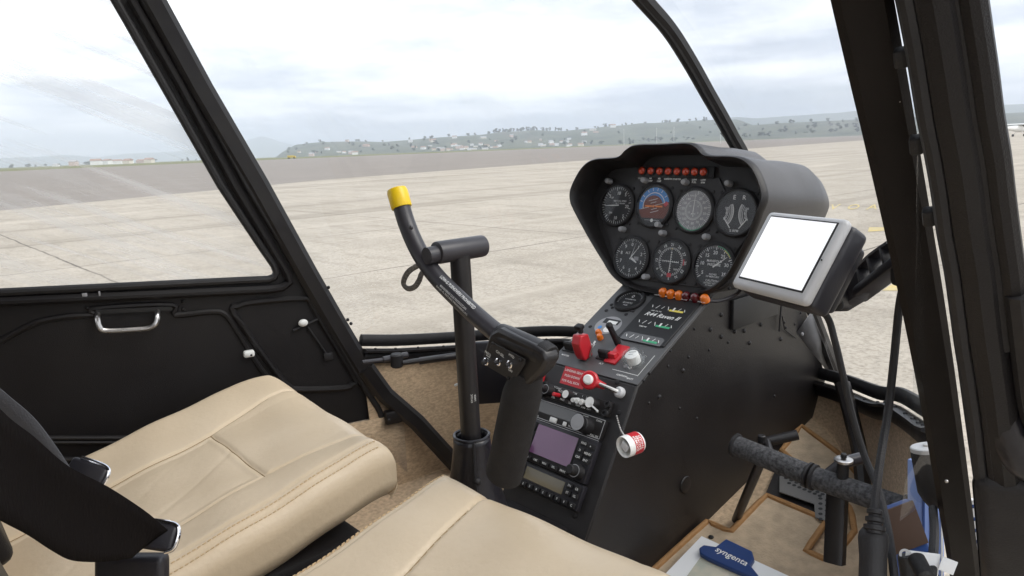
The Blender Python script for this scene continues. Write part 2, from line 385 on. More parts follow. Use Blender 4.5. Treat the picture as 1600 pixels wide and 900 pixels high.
# ---- distant hills: each a band of terrain whose crest follows the skyline
def interp(pts, x):
    for (a, b_), (c, d) in zip(pts, pts[1:]):
        if x <= c: t = (x-a)/(c-a); t = max(0, t); return b_+(d-b_)*(t*t*(3-2*t)*.4+t*.6)
    return pts[-1][1]
HY = lambda x: 262.0-.0388*x
def far_point(px, dist, elev_px=0):
    d = ray(px, HY(px)); h = Vector((d.x, d.y)).normalized(); c = ray(px, HY(px)-elev_px); e = c.z/math.hypot(c.x, c.y)
    return h.x*dist, h.y*dist, EYE.z+dist*e
def hill_pt(ridge, px, t):
    pts, d0, d1 = ridge[:3]; x, y, z = far_point(px, d1, HY(px)-interp(pts, px))
    dist = lerp(d0, d1, t) if t <= 1 else d1+(t-1)*(d1-d0)
    k = dist/d1; s = (t*t*(3-2*t) if t <= 1 else max(0, 1-(t-1)**2))
    n = math.sin(px*.11+t*5)*.05+math.sin(px*.037+t*9+1)*.07
    return Vector((x*k, y*k, max(-.5, z*(s+n*s*(1-s)*4)-.5*(1-s))))
RIDGES = {
    'far_mountain': ([(-80, 249), (0, 247), (60, 245), (110, 242), (150, 246), (200, 240), (250, 238), (300, 235), (350, 231), (375, 224), (395, 217), (412, 213), (425, 216), (440, 222), (460, 226), (490, 231), (540, 236), (600, 238)], 7600, 9600, 'w'),
    'town_hill': ([(430, 246), (445, 236), (465, 226), (510, 222), (560, 221), (600, 222), (640, 219), (700, 214), (750, 211), (790, 206), (840, 204), (880, 205), (920, 201), (960, 197), (1010, 193), (1050, 191), (1100, 188), (1150, 187), (1180, 197), (1230, 204)], 1500, 2600, 'p'),
    'field_hill': ([(1060, 215), (1100, 205), (1160, 197), (1230, 192), (1300, 189), (1360, 186), (1450, 182), (1540, 178), (1700, 172)], 1300, 2300, 'p'),
    'long_ridge': ([(1000, 205), (1080, 195), (1120, 186), (1150, 183), (1180, 185), (1240, 181), (1300, 177), (1345, 173), (1400, 171), (1480, 168), (1560, 164), (1620, 162), (1720, 160)], 4200, 5600, 'w'),
}
for nm, rd in RIDGES.items():
    x0, x1 = rd[0][0][0], rd[0][-1][0]; b = MB()
    b.grid(lambda u, v: hill_pt(rd, lerp(x0, x1, u), v*1.5), 150, 14)
    struct(nm, b, WOODM if rd[3] == 'w' else SOIL, sharp=60)

# ---- trees (trunk + leafy crown) and houses of the far town
LEAF = mat('far_foliage', (.085, .115, .055), .9, var=.5, vscale=.5, col2=(.06, .085, .04))
LEAF2 = mat('far_foliage_dark', (.07, .095, .05), .9, var=.5, vscale=.5, col2=(.05, .07, .035))
BARK = mat('bark', (.09, .065, .045), .9)
def tree_meshes(kind, sd_):
    rg = random.Random(sd_); H = 12
    tr = MB(); tr.tube([(0, 0, 0), (.1, .05, H*.35), (0, 0, H*.75)], [.38, .28, .1], 6)
    for k in range(3): a = rg.random()*6.3; tr.tube([(0, 0, H*.4), (2.0*math.cos(a), 2.0*math.sin(a), H*.6)], [.16, .06], 5)
    cr_ = MB(); blobs = []
    for k in range(7):
        a = rg.random()*6.3; rr = rg.random()*(3.2 if kind != 'tall' else 1.2); blobs.append((rr*math.cos(a), rr*math.sin(a), H*(.18+.75*rg.random()) if kind != 'tall' else H*(.25+.12*k), rg.uniform(1.3, 2.6) if kind != 'tall' else rg.uniform(1.0, 1.6)))
    for bx, by, bz, br in blobs:
        for k in range(70):
            d = Vector((rg.gauss(0, 1), rg.gauss(0, 1), rg.gauss(0, 1))).normalized()*br*rg.random()**.4
            n = Vector((rg.gauss(0, 1), rg.gauss(0, 1), rg.gauss(0, 1)+.6)); M = zframe(Vector((bx, by, bz))+d, n)
            q = rg.uniform(.5, 1.0); cr_.add([(-q, -q*.5, 0), (q*.2, -q*.8, 0), (q, q*.4, 0), (-q*.3, q*.7, 0)], [(0, 1, 2, 3)], 0, M)
    return tr, cr_
PROTO = []
for i, kd in enumerate(('round', 'round', 'tall', 'round')):
    tr, cr_ = tree_meshes(kd, i+3)
    root = thing('tree', None, 'tree', (0, 0, -50)); t_ = tr.build('trunk', BARK, None); c_ = cr_.build('crown', LEAF if i % 2 else LEAF2, None, sharp=10)
    t_.parent = root; c_.parent = root; PROTO.append((root, t_, c_)); 
used = [False]*4
def plant(px, ridge, t, scale, label, group, k=None):
    k = random.randrange(4) if k is None else k
    if ridge: p = hill_pt(RIDGES[ridge], px, t)
    else: p = Vector(far_point(px, t)); p.z = 0
    pr, pt, pc = PROTO[k]
    if not used[k]: r_ = pr; used[k] = True; parts = (pt, pc)
    else:
        r_ = pr.copy(); COL.objects.link(r_)
        for q in (pt, pc): c = q.copy(); COL.objects.link(c); c.parent = r_
    r_.location = p-Vector((0, 0, .3)); r_.rotation_euler = (0, 0, random.random()*6.3); r_.scale = (scale*random.uniform(1.2, 2.2), scale*random.uniform(1.2, 2.2), scale*.85)
    r_['label'] = label; r_['group'] = group; return r_
for k in range(90):
    px = random.uniform(450, 1130); plant(px, 'town_hill', random.uniform(.1, .9), random.uniform(.45, .95), 'hazy green tree on the slope among the pale town houses', 'trees on the town hillside')
for px in (560, 640, 668, 700, 735, 742, 768, 785, 792, 800, 812, 826, 838, 850, 885, 902, 945, 958, 975, 986, 1010, 1032, 1044, 1060, 1078, 1098, 1106, 1124):
    plant(px+random.uniform(-3, 3), 'town_hill', 1.0, random.uniform(.6, 1.2), 'bluish tree standing up from the crest of the town hill', 'trees on the crest of the town hill')
for px in range(770, 880, 6): plant(px+random.uniform(-3, 3), 'town_hill', random.uniform(.85, .98), random.uniform(.9, 1.4), 'dark tree in the clump high on the town hill', 'clump of trees high on the hill')
for k in range(80):
    px = random.uniform(925, 1350); plant(px, None, random.uniform(1500, 2100), random.uniform(.7, 1.2), 'dark green bushy tree along the far edge of the airfield', 'trees lining the far edge of the airfield')
for k in range(50):
    px = random.uniform(1130, 1360); plant(px, 'field_hill', random.uniform(.2, .9), random.uniform(.5, 1.0), 'dark tree dotted over the green pasture hill', 'trees on the pasture hill')
for k in range(30):
    px = random.uniform(-20, 330); plant(px, None, random.uniform(2200, 3000), random.uniform(.6, 1.1), 'small hazy tree in the line far beyond the left window', 'trees beyond the left window')
WALLS = [mat('house_wall_'+n, c, .8) for n, c in (('cream', (.72, .66, .56)), ('white', (.80, .80, .79)), ('pink', (.62, .48, .42)))]
ROOFS = [mat('house_roof_'+n, c, .8) for n, c in (('clay', (.34, .22, .17)), ('grey', (.42, .42, .43)))]
HP = []
for i in range(6):
    w_, d_, h_ = random.uniform(9, 16), random.uniform(7, 10), random.uniform(3.2, 6.5)
    root = thing('house', None, 'house', (0, 0, 0))
    wb = MB().box(Matrix.Translation((0, 0, h_/2)), w_, d_, h_); wo_ = wb.build('wall', WALLS[i % 3]); wo_.parent = root
    rb = MB().prism(frame((-w_/2-.4, 0, h_+.01), (0, 1, 0), (0, 0, 1)), [(-d_/2-.5, 0), (d_/2+.5, 0), (0, d_*.28)], 0, w_+.8); ro = rb.build('roof', ROOFS[i % 2]); ro.parent = root
    HP.append([root, wo_, ro, False])
def house(px, ridge, t, s, label, group):
    k = random.randrange(6); pr = HP[k]; p = hill_pt(RIDGES[ridge], px, t) if ridge else Vector((*far_point(px, t)[:2], 0))
    if not pr[3]: r_ = pr[0]; pr[3] = True
    else:
        r_ = pr[0].copy(); COL.objects.link(r_)
        for q in pr[1:3]: c = q.copy(); COL.objects.link(c); c.parent = r_
    r_.location = p-Vector((0, 0, .4)); r_.scale = (s, s, s); r_.rotation_euler = (0, 0, HEAD+R(90)+random.uniform(-.5, .5)); r_['label'] = label; r_['group'] = group
for k in range(52): house(random.choice((random.uniform(462, 560), random.uniform(640, 780), random.uniform(690, 760), random.uniform(820, 920))), 'town_hill', random.uniform(.02, .40), random.uniform(.6, 1.05), 'pale house of the town at the foot of the hazy hill', 'houses of the town below the hill')
for k in range(12): house(random.uniform(540, 1000), 'town_hill', random.uniform(.4, .8), random.uniform(.9, 1.4), 'pale house standing alone high on the hazy hillside', 'houses scattered up the hill')
for k in range(10): house(random.choice((random.uniform(80, 240), random.uniform(180, 235))), None, random.uniform(1150, 1400), random.uniform(.6, 1.2), 'long white building far beyond the left window', 'white buildings beyond the left window')

# ---- airfield furniture in the distance
def pole(px, dist, h):
    x, y, z = far_point(px, dist); b = MB().cyl((x, y, 0), (x, y, h), .12, 8, r1=.07); b.box(Matrix.Translation((x, y, h)), .7, .35, .2)
    return b
for px in (975, 1026, 1053): tag(pole(px, 620, 13).build('light_pole', WHITE), 'thin white light pole at the far edge of the airfield', 'light pole', 'light poles at the airfield edge')
x, y, z = far_point(1126, 330); t = thing('windsock', 'small dark windsock on a pole seen beside the windshield bow', 'windsock', (x, y, 0))
MB().cyl((x, y, 0), (x, y, 4.6), .07, 8).build('pole', WHITE, t); MB().cyl((x, y, 4.5), (x+.9, y-.9, 2.6), .38, 12, r1=.16).build('sock', mat('windsock_cloth', (.09, .10, .10), .9), t)
x, y, z = far_point(455, 520); t = thing('utility_truck', 'small yellow truck parked on the grass below the distant mountain', 'truck', (x, y, 0))
M = frame((x, y, 0), cr, (0, 0, 1)); M = frame((x, y, 0), (cr.x, cr.y, 0), (-cr.y, cr.x, 0))
YT = mat('truck_yellow', (.55, .40, .04), .5)
M = M @ Matrix.Scale(.75, 4); MB().box(sub(M, -.6, 0, 1.9), 5.2, 2.3, 2.0, .1).build('cargo_box', YT, t); MB().box(sub(M, 3.1, 0, 1.5), 1.9, 2.2, 1.9, .25).build('cab', YT, t)
for a in (-2.2, 2.6):
    for s in (-1, 1): MB().cyl(at(M, a, s*1.1-.12, .5), at(M, a, s*1.1+.12, .5), .5, 14).build('wheel', RUB, t)
# light aeroplane
x, y, z = far_point(1592, 170); t = thing('light_aeroplane', 'white high-wing light aeroplane parked beyond the open right door', 'aeroplane', (x, y, 0))
M = frame((x, y, 0), (cr.x+.3*cf.x, cr.y+.3*cf.y, 0), (-cr.y+.3*cf.x, cr.x+.3*cf.y, 0))
b = MB(); prof = [(-4.6, .16, 1.75), (-4.2, .22, 1.7), (-2, .42, 1.55), (0, .66, 1.45), (1.4, .66, 1.4), (2.4, .5, 1.3), (3.1, .32, 1.25)]
b.tube([at(M, a, 0, c) for a, r_, c in prof], [r_ for a, r_, c in prof], 14); b.build('fuselage', WHITE, t)
b = MB(); b.prism(frame(at(M, .2, -5.5, 2.25), M.col[0].xyz, (0, 0, 1)), [(-.75, 0), (.7, -.02), (.75, .08), (.2, .16), (-.75, .04)], -11, 0); b.build('wing', WHITE, t)
b = MB(); b.prism(frame(at(M, -4.3, .05, 1.8), M.col[0].xyz, (0, 0, 1)), [(-.6, 0), (.9, 0), (-.1, 1.7), (-.7, 1.7)], 0, .1); b.build('tail_fin', WHITE, t)
b = MB(); b.prism(frame(at(M, -4.3, 1.6, 1.85), M.col[0].xyz, (0, 0, 1)), [(-.5, 0), (.5, 0), (.4, .07), (-.5, .05)], 0, 3.2); b.build('tailplane', WHITE, t)
for s in (-1, 1): MB().tube([at(M, .3, s*.5, .9), at(M, .1, s*2.4, 2.22)], .05, 8).build('strut', WHITE, t)
for a, s in ((.1, 1.15), (.1, -1.15), (2.5, 0)):
    w_ = MB().cyl(at(M, a, s-.09, .24), at(M, a, s+.09, .24), .24, 14).build('wheel', RUB, t); MB().tube([at(M, a, s, .24), at(M, a, s*.4, 1.0)], .045, 8).build('gear_leg', WHITE, t)
MB().box(sub(M, 1.1, 0, 1.9), 1.3, 1.2, .5, .15).build('windscreen', SMOKE, t)
# haze
b = MB().box(Matrix.Translation((0, 0, 189)), 23990, 23990, 382)
hz = bpy.data.materials.new('haze_air'); hz.use_nodes = True; ht = hz.node_tree; ht.nodes.clear()
pv = ht.nodes.new('ShaderNodeVolumePrincipled'); pv.inputs['Density'].default_value = 2.4e-4; pv.inputs['Color'].default_value = (.81, .87, .99, 1); pv.inputs['Anisotropy'].default_value = 0
ho = ht.nodes.new('ShaderNodeOutputMaterial'); ht.links.new(pv.outputs[0], ho.inputs['Volume'])
b.build('haze', hz, None, kind='stuff')

# ================================================================== HELICOPTER CABIN
MIDY = .75                                                   # centre line of the cabin
zf = lambda X: .80+max(0, X-.9)*.2                           # floor height, rising towards the nose
RIMH = [(.718, .515, 1.114), (.80, .508, 1.098), (.927, .492, 1.080), (1.14, .37, 1.072), (1.28, .285, 1.04), (1.43, .15, 1.0), (1.5, 0, .98)]
rim = [Vector((x, MIDY+h, z)) for x, h, z in RIMH]+[Vector((x, MIDY-h, z)) for x, h, z in RIMH[-2:3:-1]]+[Vector((1.20, .405, 1.072)), Vector((1.09, .338, 1.10)), Vector((1.0, .293, 1.125)), Vector((.93, .262, 1.15))]
rimc = catmull(rim, 8)
cab = thing('helicopter_cabin', 'black framed front cabin of a small helicopter with curved windshield and tan carpet', 'helicopter', (.6, .75, 0))
RB = RECT
b = MB(); b.tube([p+Vector((0, 0, .012)) for p in rimc], 1, prof=RB(.016, .024, .3), up=(0, 0, 1))
b.build('windshield_rim', RUB, cab)
b = MB()
inn = []
for i, p in enumerate(rimc):
    t = (rimc[min(len(rimc)-1, i+1)]-rimc[max(0, i-1)]).normalized(); n = Vector((t.y, -t.x, 0)).normalized()
    if n.dot(Vector((.6, MIDY, p.z))-p) < 0: n = -n
    inn.append(n)
b.tube([p+n*.012+Vector((0, 0, -.008)) for p, n in zip(rimc, inn)], 1, prof=RB(.022, .008, .25), up=(0, 0, 1))
b.tube([p+n*.006+Vector((0, 0, -.024)) for p, n in zip(rimc, inn)], 1, prof=RB(.014, .022, .2), up=(0, 0, 1))
for i in range(3, len(rimc)-3, 4): b.sphere(rimc[i]+inn[i]*.016+Vector((0, 0, -.003)), .0035, 8, sq=(1, 1, .6))
b.build('rim_flange', PAINT, cab)
def low(p, k=.95): return Vector((.6+(p.x-.6)*(.97 if p.x > .75 else 1), MIDY+(p.y-MIDY)*k, 0))
b = MB(); n_ = len(rimc)-1
def nose(u, v):
    i = min(n_, int(round(u*n_))); p = rimc[i]; q = low(p); q.z = zf(q.x)-.005; w = v**1.3
    return Vector((lerp(p.x, q.x, w), lerp(p.y, q.y, w), lerp(p.z-.03, q.z, v)))
b.grid(nose, n_, 8); b.build('footwell_carpet', CARPET, cab)
b = MB(); half = [(low(p).x, abs(low(p).y-MIDY)) for p in rimc[:n_//2+1]]
xs = [(-.5, .53), (.2, .53), (.6, .515)]+half
b.add([(x, MIDY+s*h, zf(x)) for x, h in xs for s in (1, -1)], [(2*i, 2*i+1, 2*i+3, 2*i+2) for i in range(len(xs)-1)]); b.build('floor', CARPET, cab)
# side walls below the doors
for s in (1, -1):
    b = MB(); q = [(-.5, .60), (.2, .585), (.45, .575), (.79, .492)]; zt = .955 if s > 0 else .90
    b.add([(x, MIDY+s*h, z) for x, h in q for z in (.78, zt)], [(2*i, 2*i+1, 2*i+3, 2*i+2) for i in range(3)]); b.build('door_sill', CARPET, cab, solid=.012)
b = MB().box(Matrix.Translation((-.55, .75, 1.965)), 1.9, 1.27, .03, .01); b.build('roof', PLASTIC, cab)
b = MB().box(Matrix.Translation((-1.5, .75, 1.35)), .03, 1.27, 1.24, .01); b.build('rear_bulkhead', PLASTIC, cab)
b = MB().box(Matrix.Translation((-1.05, 1.385, 1.3)), .86, .02, 1.3, .005); b.build('rear_side_panel', PLASTIC, cab)
for s in (1, -1):
    b = MB().box(Matrix.Translation((.055, MIDY+s*.270, .882)), .80, .39, .20, .012); b.build('seat_base', PLASTIC, cab)
b = MB().box(Matrix.Translation((.14, MIDY, .86)), .90, .165, .14, .012); b.box(Matrix.Translation((.655, MIDY, .875)), .12, .14, .13, .01); b.build('centre_tunnel', PLASTIC, cab)
# ---- door plane on the left (closed door, tapering in towards the nose)
DN = Vector((math.sin(R(15)), math.cos(R(15)), 0)); DO = Vector((.6, 1.30, 1.2))
DF = frame(DO, (math.cos(R(15)), -math.sin(R(15)), 0), (0, 0, 1))      # +z looks into the cabin
def dp(x, y, z=0): return at(DF, *uv(DF, x, y), z)
def line_up(pts, ztop):                                                  # prolong a post upwards
    a, c = pts[0], pts[1]; d = (a-c)/(a.z-c.z); return [a+d*(ztop-a.z)]+pts
post = line_up([dp(236, -4), dp(315, 140), dp(403, 290), dp(478, 425), dp(526, 508), dp(562, 568), dp(590, 610)], 1.95)
b = MB(); b.tube(post, 1, prof=RB(.040, .032, .22), up=-DN)
for q in ((540, 497), (545, 503), (510, 447), (577, 548), (602, 612)): b.sphere(dp(q[0], q[1], .017), .0035, 8)
b.build('door_post', PAINT, cab)
b = MB(); b.tube([dp(568, 572, .01), dp(600, 615, .006), Vector((.81, 1.222, .935)), Vector((.905, 1.195, .795))], 1, prof=RB(.036, .030, .22), up=-DN); b.build('post_brace', PAINT, cab)
# mirrored post on the right, close to the eye
rp = [aY(x, y, .2) for x, y in ((1343, -20), (1391, 215), (1437, 450), (1471, 650), (1508, 900))]
rp = line_up(rp, 1.95)+[rp[-1]+(rp[-1]-rp[-2])*.5]
b = MB(); b.tube(catmull(rp, 5), [1.0]*5+[lerp(1, .80, i/26) for i in range(26)][:len(catmull(rp, 5))-5], prof=RB(.0335, .028, .16), up=(.94, .34, 0))
b.build('door_post', POSTM, cab)
MB().sphere(aY(1479, 752, .186), .0016, 8).sphere(aY(1406, 158, .186), .001, 6).build('post_rivet', STEEL, cab)
# centre bow of the windshield
bow = catmull([(.55, MIDY, 1.93), (.80, MIDY, 1.825), *[aY(px, py, MIDY) for px, py in ((1006, 0), (1046, 46), (1078, 96), (1104, 142), (1140, 206), (1172, 272))], (1.43, MIDY, 1.235), (1.49, MIDY, 1.03), (1.5, MIDY, .98)], 6)
b = MB(); b.tube(bow, 1, prof=RB(.024, .024, .25), up=(0, 1, 0)); b.build('windshield_bow', PAINT, cab)
b = MB(); b.tube([p+Vector((-.009, .0, -.005)) for p in bow], .0075, 8); b.build('bow_seal', RUB, cab)
# glazing: two curved panes from post to bow
def pane(s):
    N = len(RIMH)
    prof = [((x-.718)/.782, h/.515) for x, h, z in RIMH]; zs = [(z-1.114)/(.98-1.114) for x, h, z in RIMH]
    pc = catmull([(a, c, d) for (a, c), d in zip(prof, zs)], 5)
    Lp = [Vector((.718, MIDY+s*.515, 1.118)), Vector((.62, MIDY+s*.55, 1.28)), Vector((.50, MIDY+s*.575, 1.58)), Vector((.40, MIDY+s*.59, 1.80)), Vector((.34, MIDY+s*.60, 1.93))]
    Bp = [Vector((1.51, MIDY, .985)), Vector((1.445, MIDY, 1.22)), Vector((1.30, MIDY, 1.475)), Vector((1.0, MIDY, 1.73)), Vector((.55, MIDY, 1.94))]
    Lc, Bc = catmull(Lp, 6), catmull(Bp, 6); nv = len(Lc)-1; nu = len(pc)-1
    def fn(u, v):
        j = int(round(v*nv)); i = int(round(u*nu)); a, c = Lc[j], Bc[j]; q = pc[i]
        return Vector((a.x+(c.x-a.x)*q.x+.004, c.y+(a.y-c.y)*q.y, a.z+(c.z-a.z)*lerp(q.z, q.x**1.5, v)))
    return MB().grid(fn, nu, nv).build('windshield_pane', SCREENG, cab, sharp=80)
pane(1); pane(-1)
b = MB(); b.add([aY(1245, 520, .655), aY(1268, 487, .64), aY(1285, 530, .64), aY(1313, 604, .62), aY(1305, 596, .655)], [(0, 1, 2, 3, 4)]); 
for q in ((1253, 522), (1266, 510), (1305, 590)): b.sphere(aY(q[0], q[1], .652), .003, 8)
b.build('gusset_plate', mat('bare_grey_metal', (.24, .24, .25), .4, bump=.2, bscale=800, var=.2, vscale=30), cab, solid=.002)
b = MB(); b.tube([aY(1268, 483, .655), aY(1290, 540, .645), aY(1313, 600, .63)], 1, prof=RB(.022, .02, .2), up=(0, 1, 0)); b.build('screen_strut', PAINT, cab)
b = MB(); b.tube(catmull([aY(1316, 598, .53), aY(1331, 655, .50), aY(1344, 712, .47), aY(1350, 775, .44)], 5), 1, prof=RB(.032, .024, .3), up=(0, 1, 0)); b.build('footwell_tube', PAINT, cab)
# door stay rods and strut under the left rim
b = MB(); b.cyl(aY(566, 566, 1.2), aY(600, 562, 1.19), .0042, 10); b.cyl(aY(598, 562, 1.19), aY(637, 554, 1.18), .006, 10, bev=.001); b.build('stay_rod', TUBE, cab)
b = MB(); b.cyl(aY(628, 567, 1.17), aY(735, 552, 1.13), .0052, 10, bev=.001); b.cyl(aY(655, 564, 1.165), aY(720, 555, 1.135), .0075, 12, bev=.001); b.build('gas_strut', TUBE2, cab)
b = MB(); p = aY(620, 563, 1.18); b.cyl(p+Vector((0, 0, .014)), p-Vector((0, 0, .014)), .013, 14, bev=.003); b.build('strut_clamp', RUB, cab)
pk = frame(aY(790, 580, 1.0), (.8, -.6, 0), (0, 0, 1)); MB().box(pk, .125, .125, .014, .005).build('map_pocket', VINYL, cab)

# ================================================================== LEFT DOOR (closed)
dl = thing('cabin_door', 'closed left cabin door with black lining, clear window and steel pull handle', 'door', (.35, 1.37, .93))
U = lambda x, y: uv(DF, x, y)
s0, s1 = U(0, 457), U(424, 436); sl = (s1[1]-s0[1])/(s1[0]-s0[0])
back = -.80; bl = (back, s0[1]+sl*(back-s0[0]))
f0, f1 = U(180, 0), U(427, 412); fs = (f1[0]-f0[0])/(f1[1]-f0[1]); topy = .66
ft = (f0[0]+fs*(topy-f0[1]), topy)
cor = [U(345, 290), U(408, 385), U(428, 414), U(432, 425), U(428, 433), U(418, 436.5), U(380, 438)]
win = [ft]+[U(180, 0)]+cor+[U(200, 447), s0, bl, (back, topy)]
g = [U(x, y) for x, y in ((222, 0), (300, 134), (385, 290), (467, 425), (500, 485), (540, 555), (575, 615), (592, 642), (594, 665), (585, 688), (570, 700))]
g0 = (g[0][0]+(g[0][0]-g[1][0])/(g[0][1]-g[1][1])*(.72-g[0][1]), .72)
outer = [g0]+g+[(U(560, 705)[0]-.06, -.275), (-.86, -.275), (-.86, .72)]
# one sheet with the window cut out, bridged from matched boundary points
def resample(poly, n):
    P = [Vector((*p, 0)) for p in poly]; L = [(P[(i+1) % len(P)]-P[i]).length for i in range(len(P))]; T = sum(L); out = []
    for k in range(n):
        d = T*k/n; i = 0
        while d > L[i]: d -= L[i]; i += 1
        out.append(P[i].lerp(P[(i+1) % len(P)], d/L[i]))
    return out
cxy = Vector((-.25, .28, 0))
def radial(poly, ang):
    d = Vector((math.cos(ang), math.sin(ang), 0)); best = None
    for i in range(len(poly)):
        a, c = Vector((*poly[i], 0)), Vector((*poly[(i+1) % len(poly)], 0)); e = c-a; den = d.x*e.y-d.y*e.x
        if abs(den) < 1e-9: continue
        w = a-cxy; t = (w.x*e.y-w.y*e.x)/den; q = (w.x*d.y-w.y*d.x)/den
        if t > 0 and -1e-6 <= q <= 1+1e-6 and (best is None or t > best): best = t
    return cxy+d*best
ANG = sorted([2*math.pi*k/240 for k in range(240)]+[math.atan2(p[1]-cxy.y, p[0]-cxy.x) % (2*math.pi) for p in win+outer])
wi = [radial(win, a) for a in ANG]; ou = [radial(outer, a) for a in ANG]; n = len(ANG)
b = MB()
v = []
for z in (.0, -.022): v += [(p.x, p.y, z) for p in wi]+[(p.x, p.y, z) for p in ou]
f = []
for i in range(n):
    j = (i+1) % n; f += [(i, n+i, n+j, j), (2*n+i, 2*n+j, 3*n+j, 3*n+i), (i, j, 2*n+j, 2*n+i), (n+i, 3*n+i, 3*n+j, n+j)]
b.add(v, f, 0, DF); b.build('door_panel', PLASTIC, dl, sharp=40)
b = MB(); b.tube([at(DF, p[0], p[1], .002) for p in [ft, U(180, 0)]+cor+[U(200, 447), s0, bl]], .0075, 10, prof=None); b.build('window_seal', RUB, dl)
b = MB(); b.tube([at(DF, *U(x, y), .004) for x, y in ((205, 0), (282, 134), (366, 290), (447, 425), (452, 440), (440, 449), (420, 452), (200, 462), (0, 471))]+[at(DF, bl[0], bl[1]-.02, .004)], 1, prof=RB(.016, .018, .35), up=-DN); b.build('window_surround', PLASTIC, dl)
b = MB(); b.tube(catmull([at(DF, *q, .006) for q in [g0]+g], 3), .0065, 10); b.build('door_seal', RUB, dl)
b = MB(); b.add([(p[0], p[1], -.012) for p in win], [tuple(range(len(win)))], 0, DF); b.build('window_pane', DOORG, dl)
# relief of the moulded lining
b = MB(); b.tube(catmull([dp(x, y, .0) for x, y in ((0, 534), (20, 522), (60, 503), (110, 494), (146, 492), (149, 482), (268, 476), (273, 492), (330, 487), (352, 492), (372, 520), (400, 566), (418, 590))], 4), .0055, 8); b.build('lining_ridge', PLASTIC, dl)
b = MB(); b.tube(catmull([dp(x, y, .001) for x, y in ((366, 490), (372, 478), (400, 471), (470, 466), (484, 470), (500, 500), (552, 588), (550, 600), (535, 606), (470, 608), (452, 604), (430, 580))], 4, closed=True), .0065, 8, closed=True); b.build('pocket_ridge', PLASTIC, dl)
for y0, rr in ((683, .004), (690, .0035), (716, .004)):
    b = MB(); b.tube([dp(-200, y0, .003), dp(560, y0 if y0 > 700 else y0, .003)], rr, 8); b.build('sill_bead', PAINT, dl)
b = MB(); b.prism(DF, [U(x, y) for x, y in ((148, 490), (270, 484), (268, 478), (150, 483))], .001, .006); b.build('handle_recess', BLACK, dl)
b = MB(); b.tube(catmull([dp(153, 490, .002), dp(153, 494, .018), dp(157, 507, .024), dp(166, 512, .024), dp(200, 511, .024), dp(232, 508, .024), (dp(243, 501, .024)), dp(246, 490, .018), dp(246, 485, .002)], 5), .0045, 10); b.build('pull_handle', STEEL, dl)
for x, y in ((136, 481), (136, 493), (286, 471), (286, 483)): MB().sphere(dp(x, y, .001), .0035, 8).build('screw', PAINT, dl)
b = MB(); b.box(sub(DF, *U(388, 551), .008), .020, .013, .014, .004, 3); b.sphere(dp(391, 552, .015), .0022, 8, 1); b.build('latch_knob', [WHITE, BLACK], dl)
b = MB(); b.sphere((0, 0, 0), 1, 14); b.v = [at(DF, U(472, 503)[0]+p.x*.0095, U(472, 503)[1]+p.y*.0075, .010+p.z*.006) for p in b.v]; b.build('lock_button', WHITE, dl)
b = MB(); b.tube([dp(458, 516, .004), dp(496, 498, .004)], .0035, 8); b.tube([dp(480, 510, .004), dp(512, 556, .004)], .0022, 8); b.box(sub(DF, *U(512, 556), .004), .018, .016, .008, .002); b.sphere(dp(536, 562, .003), .003, 8); b.build('lock_linkage', RUB, dl)
b = MB(); b.box(sub(DF, *U(610, 647), .016), .035, .028, .02, .003); b.sphere(dp(601, 650, .028), .004, 8); b.build('hinge', PAINT, dl)
b = MB(); b.box(sub(DF, *U(133, 461), .010), .008, .010, .003, .001); b.box(sub(DF, *U(156, 459), .010), .003, .012, .003, .001); b.build('sill_clip', GREY, dl)

# ================================================================== RIGHT DOOR (swung open beside the camera)
A_, B_ = aY(1427, 200, .170), aY(1500, 900, .170)
RF_ = frame(A_, (.30, -1, 0), A_-B_)
# keep the axis along the hinge line exactly
yx = (A_-B_).normalized(); xx = (Vector((.30, -1, 0))-yx*Vector((.30, -1, 0)).dot(yx)).normalized(); RF_ = frame(A_, xx, yx)
V = lambda x, y: uv(RF_, x, y)
def rpnt(x, y, z=0): return at(RF_, *V(x, y), z)
dr = thing('cabin_door', 'open right cabin door standing dark at the right edge behind the near post', 'door', rpnt(1480, 700))
e0 = [V(x, y) for x, y in ((1397, -10), (1419, 110), (1455, 320), (1480, 470), (1512, 700), (1542, 900))]
w0 = [V(x, y) for x, y in ((1530, -10), (1550, 130), (1573, 280), (1594, 450), (1606, 560), (1618, 640), (1640, 665), (1700, 672))]
d0 = ((e0[0][0]-e0[1][0])/(e0[0][1]-e0[1][1])); e0 = [(e0[0][0]+d0*(.36-e0[0][1])*.6, .36)]+e0; w0 = [(w0[0][0], .36)]+w0
lowl = (e0[-1][0]-.0, e0[-1][1]-.12)
poly = e0+[lowl, (w0[-1][0]+.40, lowl[1]-.02), (w0[-1][0]+.40, w0[-1][1]-.02)]+w0[::-1]
b = MB(); b.prism(RF_, poly, -.03, 0); b.build('door_panel', PLASTIC, dr, bevel=.006)
EL_ = ((-80, 1382), (-10, 1397), (110, 1419), (320, 1455), (470, 1480), (700, 1512), (960, 1551)); ER_ = ((-80, 1518), (-10, 1530), (130, 1550), (280, 1573), (450, 1594), (640, 1618), (960, 1655))
eL = lambda y: interp(EL_, y); eR = lambda y: interp(ER_, y)
for k, (off, rr, zz_) in enumerate(((.15, .006, .002), (.33, .005, .004), (.50, .012, .000), (.70, .006, .002), (.91, .008, .002))):
    pts = [rpnt(lerp(eL(y), eR(y), off), y, zz_) for y in range(-60, 921 if off < .6 else 600, 60)]
    MB().tube(catmull(pts, 4), rr, 10).build('frame_bead', PLASTIC if k != 0 else RUB, dr)
b = MB(); pts = [at(RF_, p[0], p[1], .004) for p in w0[4:]]+[at(RF_, w0[-1][0]+.3, w0[-1][1]-.01, .004)]; b.tube(catmull(pts, 5), .010, 10); b.build('window_seal', RUB, dr)
